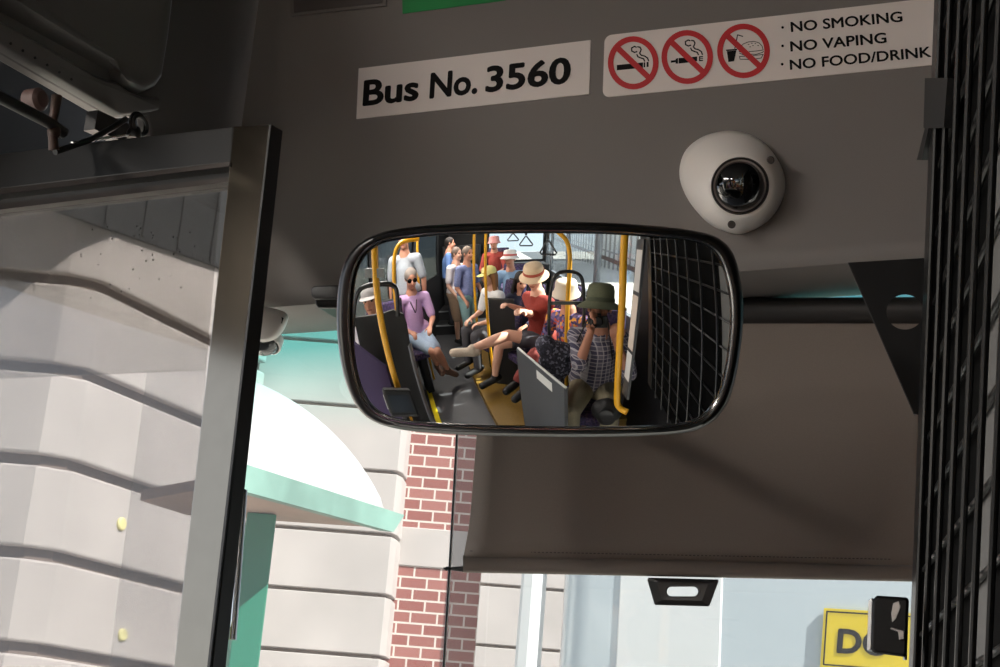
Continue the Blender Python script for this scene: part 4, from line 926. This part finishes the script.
    if shoes:
        for s in ('L', 'R'):
            d = (J['toe'+s]-J['ank'+s]).normalized(); sm_ = shoes if not isinstance(shoes, dict) else shoes[s]
            fuse('shoe', [(J['ank'+s]-u*.035-d*.045, J['toe'+s]+d*.03, .044, .040), (J['ank'+s], J['ank'+s]-u*.03, .046, .048)], sm_, .009, body, 3)
    if hair:
        c = [(head+hu*.036-fa*.022, (.084, .098, .092), (hr, fa, hu)), (head-hu*.02-fa*.062, head-hu*.07-fa*.055, .055, .045)]
        if long_hair:
            for s in (-1, 1): c += [(head+hr*.07*s-fa*.02+hu*.02, head+hr*.085*s-fa*.015-hu*.17, .034, .030)]
            c.append((head-fa*.06, head-fa*.07-hu*.2, .07, .05))
        fuse('hair', c, hair, .010, body, 2)
    if hat:
        kind, m_, m2 = hat; b = MB(); hc_ = head+hu*.045-fa*.005
        if kind in ('bucket', 'sun', 'tall'):
            R_ = {'bucket': .132, 'sun': .150, 'tall': .168}[kind]; H = {'bucket': .088, 'sun': .092, 'tall': .135}[kind]; dz = {'bucket': -.045, 'sun': -.035, 'tall': -.04}[kind]
            b.lathe(hc_, hu, [(R_, dz), (R_*.85, dz*.45), (.104, .004), (.100, .010), (.098, H*.6), (.088, H*.88), (.060, H), (.0005, H+.004), (.0005, H-.003), (.058, H-.008), (.084, H*.85), (.094, H*.55), (.096, .008), (R_*.85, dz*.45-.005), (R_-.002, dz-.004)], 40, sx=1.0, side=fa)
            b.build('hat', m_, body, smooth=True, angle=70)
            if m2: bb_ = MB(); bb_.lathe(hc_, hu, [(.1045, .004), (.1045, .030), (.100, .032), (.100, .002)], 36); bb_.build('hat_band', m2, body, smooth=True)
        else:
            b.lathe(hc_-hu*.005, hu, [(.098, 0), (.097, .03), (.085, .064), (.05, .086), (.0005, .093), (.0005, .088), (.048, .081), (.082, .06), (.093, .03), (.094, 0)], 36)
            v0 = []; 
            for a in np.linspace(-1.15, 1.15, 13): v0.append(a)
            inner = [hc_+hr*math.sin(a)*.095+fa*math.cos(a)*.095 for a in v0]; outer = [hc_+hr*math.sin(a)*.098+fa*(math.cos(a)*.10+.085*math.cos(a*1.2)**.5 if math.cos(a*1.2) > 0 else math.cos(a)*.10)-hu*.014 for a in v0]
            b.loft([inner, outer, [p-hu*.004 for p in outer], [p-hu*.005 for p in inner], inner], cap=False, closed=False)
            b.build('cap', m_, body, smooth=True, angle=60)
    if glasses:
        b = MB()
        for s in (-1, 1): b.lathe(head+hr*.034*s+fa*.083+hu*.010, fa, [(.0005, -.002), (.026, -.002), (.027, .001), (.020, .004), (.0005, .005)], 18)
        b.tube([head+hr*.062+fa*.08+hu*.016, head-hr*.062+fa*.08+hu*.016], .0035, 8)
        for s in (-1, 1): b.tube([head+hr*.062*s+fa*.08+hu*.016, head+hr*.083*s-fa*.01+hu*.014], .003, 8)
        b.build('sunglasses', mat('sunglass_black', '#120c0c', .12), body, smooth=True)
    return body, J
def seat(J, m, label, group='passenger seats', rail=False):
    p = J['pelvis']; f, r = J['f'], J['r']; z = p.z-.135; t_ = thing('bus_chair', V(p.x, p.y, 0), label, 'seat', group); u = V(0, 0, 1)
    q = Vector((p.x, p.y, z))
    b = MB(); b.obox(q+f*.10-u*.045, r*.215, f*.23, u*.045); b.build('cushion', m, t_, bevel=.025, seg=3)
    b = MB(); ub = (u*.97-f*.2).normalized(); b.obox(q-f*.20+ub*.34, r*.21, (f*.97+u*.2).normalized()*.035, ub*.36); b.build('backrest', m, t_, bevel=.025, seg=3)
    b = MB(); b.obox(q-f*.25+ub*.34, r*.215, (f*.97+u*.2).normalized()*.014, ub*.37); b.build('back_shell', BLACKM, t_, bevel=.012)
    fl_ = .105 if p.x > -.9 and p.y > -2.3 else 0.0
    if p.y < -3.8: fl_ = .405
    b = MB(); b.obox(V(p.x, p.y, (z-.09+fl_)/2)+f*.05, r*.05, f*.12, u*((z-.09-fl_)/2)); b.build('pedestal', BLACKM, t_, bevel=.008)
    if rail:
        tp = q-f*.24+ub*.72; b = MB(); b.tube(spline([tuple(tp-r*.20-ub*.12), tuple(tp-r*.19), tuple(tp-r*.12+ub*.07), tuple(tp+r*.12+ub*.07), tuple(tp+r*.19), tuple(tp+r*.20-ub*.12)], 6), .014, 10); b.build('grab_rail', BLACK, t_, smooth=True)
    return t_
def pattern(name, cols, scale):
    m = bpy.data.materials.new(name); m.use_nodes = True; nt = m.node_tree; p = nt.nodes['Principled BSDF']; p.inputs['Roughness'].default_value = .85
    tc = nt.nodes.new('ShaderNodeTexCoord'); vo = nt.nodes.new('ShaderNodeTexVoronoi'); vo.inputs['Scale'].default_value = scale; cr = nt.nodes.new('ShaderNodeValToRGB'); cr.color_ramp.interpolation = 'CONSTANT'
    sx = nt.nodes.new('ShaderNodeSeparateXYZ'); nt.links.new(tc.outputs['Object'], vo.inputs['Vector']); nt.links.new(vo.outputs['Color'], sx.inputs[0]); nt.links.new(sx.outputs[0], cr.inputs[0]); nt.links.new(cr.outputs[0], p.inputs['Base Color'])
    e = cr.color_ramp.elements; e[0].color = (*lin(cols[0]), 1); e[1].position = 1-1/len(cols); e[1].color = (*lin(cols[-1]), 1)
    for i, c in enumerate(cols[1:-1]): k = e.new((i+1)/len(cols)); k.color = (*lin(c), 1)
    return m
def plaid(name, base, dark, light, scale):
    m = bpy.data.materials.new(name); m.use_nodes = True; nt = m.node_tree; p = nt.nodes['Principled BSDF']; p.inputs['Roughness'].default_value = .85
    tc = nt.nodes.new('ShaderNodeTexCoord'); mp = nt.nodes.new('ShaderNodeMapping'); mp.inputs['Rotation'].default_value = (0, 0, math.radians(26)); nt.links.new(tc.outputs['Object'], mp.inputs[0]); prev = None
    cb = None
    for d, c, sc_, thr in (('X', dark, scale, .62), ('Z', dark, scale, .62), ('X', light, scale*2, .9), ('Z', light, scale*2, .9)):
        w = nt.nodes.new('ShaderNodeTexWave'); w.bands_direction = d; w.inputs['Scale'].default_value = sc_; nt.links.new(mp.outputs[0], w.inputs['Vector'])
        gt = nt.nodes.new('ShaderNodeMath'); gt.operation = 'GREATER_THAN'; gt.inputs[1].default_value = thr; nt.links.new(w.outputs['Fac'], gt.inputs[0])
        ml = nt.nodes.new('ShaderNodeMath'); ml.operation = 'MULTIPLY'; ml.inputs[1].default_value = .62; nt.links.new(gt.outputs[0], ml.inputs[0])
        mx = nt.nodes.new('ShaderNodeMixRGB'); nt.links.new(ml.outputs[0], mx.inputs[0]); mx.inputs[2].default_value = (*lin(c), 1)
        if cb is None: mx.inputs[1].default_value = (*lin(base), 1)
        else: nt.links.new(cb.outputs[0], mx.inputs[1])
        cb = mx
    nt.links.new(cb.outputs[0], p.inputs['Base Color']); return m
def cloth(h, n=.06): return mat('cloth_'+h[1:], h, .85, noise=n, nscale=60)
FAB = pattern('seat_moquette', ['#3b2d52', '#4a3a66', '#2f2a45', '#5a4a5e'], 60)
RAIN = pattern('rainbow_shirt', ['#5a4a7a', '#7a6a9a', '#3d3a66', '#d0604a', '#e0a04a', '#8a7aa8', '#55507a'], 38)
FLOR = pattern('floral_dark', ['#26252e', '#3a3846', '#70707e', '#26252e', '#302e3a'], 70)

# the photographer
fh = Vector(FWH); rh = Vector(RTH)
hd = Vector(CAM)-fh*.205+V(0, 0, .035)
cbc = Vector(CAM)-Vector(FW)*.075          # camera body centre
ov = {'elbL': M(583, 386, 1.16), 'wriL': cbc-rh*.045-V(0, 0, .075)-fh*.0, 'elbR': hd+rh*.24+fh*.16-V(0, 0, .40), 'wriR': cbc+rh*.095-V(0, 0, .06)-fh*.02, 'face': (fh+V(0, 0, .22)).normalized()}
body, J = person('seated person in a plaid shirt and olive bucket hat photographing with a black camera', hd, -26, 'sit', ov, SKIN2, plaid('plaid_shirt', '#6f6a76', '#33304a', '#b9b2b4', 5.0), 1.0, cloth('#8a8068'), 1.0, hat=('tall', mat('hat_olive', '#5d6049', .9, noise=.08, nscale=90), mat('band_olive', '#4c4f3c', .9)), hair=mat('hair_grey', '#5e5650', .8), build=1.2, vox=.006, curl=(.55, .6),
    hand_dir={'L': ((V(0, 0, 1)*.85+rh*.35+fh*.35), fh), 'R': ((V(0, 0, 1)*.8-rh*.15+fh*.45), -rh)})
seat(J, FAB, 'seat under the photographer in the plaid shirt')
t = thing('photo_camera', cbc, 'black hand held camera at the photographer’s eye', 'camera')
FWv, RTv, UPv = Vector(FW), Vector(RT), Vector(UP)
b = MB(); b.obox(cbc, RTv*.066, FWv*.017, UPv*.040); b.obox(cbc+UPv*.045, RTv*.022, FWv*.016, UPv*.012); b.obox(cbc+RTv*.052+FWv*.010, RTv*.012, FWv*.018, UPv*.036); b.build('camera_body', BLACKM, t, bevel=.006)
b = MB(); b.lathe(cbc+FWv*.015, FWv, [(.036, 0), (.036, .012), (.033, .014), (.034, .034), (.031, .043), (.026, .043), (.024, .036), (.0005, .032)], 28); b.build('lens', mat('lens_black', '#0a0a0c', .15), t, smooth=True, angle=40)
b = MB(); b.tube(spline([tuple(cbc-RTv*.066+UPv*.02), tuple(J['shoL']+fh*.10-V(0, 0, .10)), tuple(J['neck']-rh*.07-fh*.05)], 8), .005, 6); b.tube(spline([tuple(cbc+RTv*.066+UPv*.02), tuple(J['shoR']+fh*.08-V(0, 0, .12)-rh*.06), tuple(J['neck']+rh*.07-fh*.05)], 8), .005, 6); b.build('strap', BLACKM, t, smooth=True)
bg = M(607, 410, 1.12)
t = thing('camera_bag', bg, 'black rounded camera bag on the photographer’s lap', 'bag')
fuse('bag_body', [(bg-rh*.03, bg+rh*.03, .075, .075), (bg-V(0, 0, .05), bg+V(0, 0, .03), .07, .06)], BLACKM, .009, None, 4); bo = bpy.data.objects['bag_body']; put(bo, t)
b = MB(); b.lathe(bg+V(0, 0, .015)+fh*.07, fh, [(.0005, -.01), (.045, -.01), (.045, .012), (.038, .016), (.0005, .017)], 24); b.build('bag_pocket', mat('bag_black', '#161618', .5), t, smooth=True)

# woman in red, cross legged
h = M(534, 277, 2.2)
Js = skeleton(h, -62, 'sit', {})
kR = limb(Js['hipR'], reach(Js['hipR'], 495, 332, .43, 1.95), .43); kL = limb(Js['hipL'], reach(Js['hipL'], 493, 345, .43, 1.9), .43)
aR = limb(kR, reach(kR, 472, 349, .41, 2.0), .41); aL = limb(kL, MZ(494, 386, .19), .41)
ov = {'kneL': kL, 'ankL': aL, 'kneR': kR, 'ankR': aR, 'toeR': M(457, 352, 1.95), 'elbL': h+V(.02, .26, -.46), 'elbR': h+V(-.16, -.16, -.45), 'wriL': h+V(-.12, .26, -.27), 'wriR': h+V(-.20, .08, -.27), 'face': V(-.40, .85, -.40)}
body, J = person('seated person in a rust red top and wide straw hat with one leg crossed over', h, -62, 'sit', ov, SKIN3, cloth('#8e3227', .12), 1.3, cloth('#4c4a50'), .30, {'L': BLACKM, 'R': cloth('#b8a896')}, ('sun', mat('straw', '#e3c7a4', .8, noise=.06, nscale=120), mat('hat_red', '#b0503f', .8)), mat('hair_brown', '#5d4030', .8), False, True, vox=.009)
seat(J, FAB, 'sideways seat under the person in rust red')
# patterned shirt with red trousers
h = M(566, 294, 1.95)
ov = {'kneL': M(512, 352, 1.62), 'ankL': MZ(508, 394, .19), 'kneR': M(522, 356, 1.55), 'ankR': MZ(515, 402, .19), 'face': V(-.3, .9, -.2)}
body, J = person('seated person in a purple rainbow patterned shirt, red trousers and white hat', h, -50, 'sit', ov, SKIN, RAIN, 1.2, cloth('#8a3f3a'), 1.0, BLACKM, ('bucket', mat('hat_white', '#d9cbb8', .8), None), mat('hair_light', '#9a8468', .8), vox=.010)
seat(J, FAB, 'seat with black grab rail under the person in the rainbow shirt')
jb = M(551, 352, 1.42); o = fuse('jacket', [(jb-V(.04, 0, -.06), jb+V(.06, .02, -.12), .075, .085), (jb+V(.02, 0, .02), jb+V(.10, .0, -.02), .07, .08), (jb+V(-.05, .02, -.06), jb+V(.02, .04, -.2), .05, .07)], FLOR, .010, None, 4); tag(o, 'dark patterned jacket bundled behind the grey partition', 'jacket')
b = MB(); ar = [tuple(M(x, y, 1.6)) for x, y in ((549, 318), (550, 296), (553, 280), (560, 272.5), (574, 272), (582, 279), (584, 300), (584, 318))]; b.tube(spline(ar, 6), .014, 12)
t = thing('arched_grab_rail', V(*ar[0]), 'black arched grab rail in front of the patterned shirt', 'rail'); b.build('arch', BLACK, t, smooth=True)
b = MB(); a0_, a1_ = M(549, 303, 1.6), M(584, 303, 1.6); b.obox((a0_+a1_)/2, (a1_-a0_)/2, V(0, .008, 0), V(0, 0, .012)); b.build('cross_bar', BLACK, t)
b = MB(); 
for q_ in (ar[0], ar[-1]): b.tube([V(*q_), V(q_[0], q_[1], .105)], .014, 10)
b.build('upright', BLACK, t, smooth=True)
# others on the right hand seats
h = M(489, 276, 2.9); body, J = person('seated person in a pale yellow cap and white top beside the slim pole', h, -55, 'sit', {'face': V(-.8, .6, -.1)}, SKIN3, cloth('#e8e8e6'), .8, cloth('#4c4a4e'), 1.0, BLACKM, ('cap', cloth('#e6dc8c'), None), mat('hair_auburn', '#8a6038', .8), True); seat(J, FAB, 'dark seat under the person in the yellow cap')
h = M(521, 281, 3.0); body, J = person('seated person in dark blue bending over behind the rust red top', h, -25, 'sit', {'face': V(.3, .85, -.45)}, SKIN, cloth('#22263f'), 1.8, cloth('#2b2b33'), 1.0, BLACKM, None, mat('hair_black', '#241c18', .7), True); seat(J, FAB, 'dark seat under the person in dark blue')
h = M(510, 259, 3.45); body, J = person('seated person in a light blue shirt and red brimmed white hat', h, -15, 'sit', {}, SKIN, cloth('#8fb0d0'), 1.0, cloth('#4a4a50'), 1.0, BLACKM, ('sun', mat('hat_white2', '#f2eee8', .8), mat('hat_band_red', '#c9605a', .8)), mat('hair_grey2', '#8a8078', .8)); seat(J, FAB, 'seat under the person in the light blue shirt')
h = M(494, 243, 4.5); body, J = person('person in a red patterned top seated far back at the right', h, -10, 'sit', {}, SKIN, cloth('#a8453a', .2), 1.0, cloth('#3a3a40'), 1.0, BLACKM, ('bucket', cloth('#c98a86'), None), mat('hair_dark', '#33261e', .8)); seat(J, FAB, 'rear seat under the person in the red patterned top')
# standing in the aisle
def stand(label, px, py, d, az, floor_z, **kw):
    h_ = M(px, py, d); h_.z = floor_z+.08+.04+.82+.02+.66-.02; return person(label, h_, az, 'stand', kw.pop('over', {}), **kw)
stand('standing person in a white short sleeved shirt and tan shorts in the aisle', 457, 250, 4.15, 62, 0.0, skin=SKIN3, top=cloth('#e4dfe0'), top_sleeve=.75, bottom=cloth('#b89a80'), bottom_len=.5, shoes=BLACKM, hair=mat('hair_grey3', '#6a5a50', .8), build=1.12)
stand('standing person in a blue print top and pale cropped jeans', 468, 262, 3.8, 50, 0.0, skin=SKIN, top=cloth('#7e87b0', .25), top_sleeve=.8, bottom=cloth('#9fc4c4'), bottom_len=.86, shoes=cloth('#b08a60'), hair=mat('hair_ash', '#7b6c60', .8))
stand('standing person in a blue shirt behind the white shirted one', 450, 246, 4.7, 100, 0.2, skin=SKIN, top=cloth('#5f7fb5'), top_sleeve=.8, bottom=cloth('#2b2b33'), bottom_len=1.0, hair=mat('hair_black', '#241c18', .7))
# left hand side
h = M(411, 279, 2.72)
body, J = person('person in a lavender shirt and dark sunglasses with bare legs stretched into the aisle', h, 32, 'sit', {'kneL': M(428, 348, 2.55), 'ankL': MZ(440, 372, .10), 'kneR': M(436, 350, 2.5), 'ankR': MZ(452, 377, .10), 'toeR': MZ(462, 378, .04), 'face': V(.5, .8, -.25)}, SKIN, cloth('#c8a3cf'), .8, cloth('#9fb0c4'), .42, cloth('#6e5040'), None, mat('hair_grey4', '#8d827a', .8), False, True)
seat(J, FAB, 'high seat under the person in the lavender shirt')
b = MB(); hn = J['chest']+J['f']*.15; b.tube(spline([tuple(J['neck']-J['r']*.07), tuple(hn-J['r']*.02), tuple(hn-V(0, 0, .05)), tuple(hn+J['r']*.02), tuple(J['neck']+J['r']*.07)], 6), .006, 6); b.build('lanyard', BLACKM, body, smooth=True)
stand('standing person in a pale grey t-shirt near the left windows', 404, 244, 2.95, 10, 0.28, over={'elbL': (-.26, -.06, -.52), 'elbR': (.26, -.06, -.52), 'wriL': (-.25, -.03, -.80), 'wriR': (.25, -.03, -.80)}, skin=SKIN, top=cloth('#aeb4bb'), top_sleeve=.8, bottom=cloth('#33363d'), bottom_len=1.0, hair=mat('hair_dark', '#33261e', .8))
h = M(366, 301, 1.95); h.x = max(h.x, -1.75); body, J = person('seated person in a white cap and pale top behind the black arched partition', h, 15, 'sit', {}, SKIN, cloth('#cfc8cc'), .9, cloth('#4a4a52'), 1.0, BLACKM, ('cap', cloth('#a8a4a2'), None), mat('hair_brown', '#5d4030', .8)); seat(J, FAB, 'seat behind the black arched partition at the left')
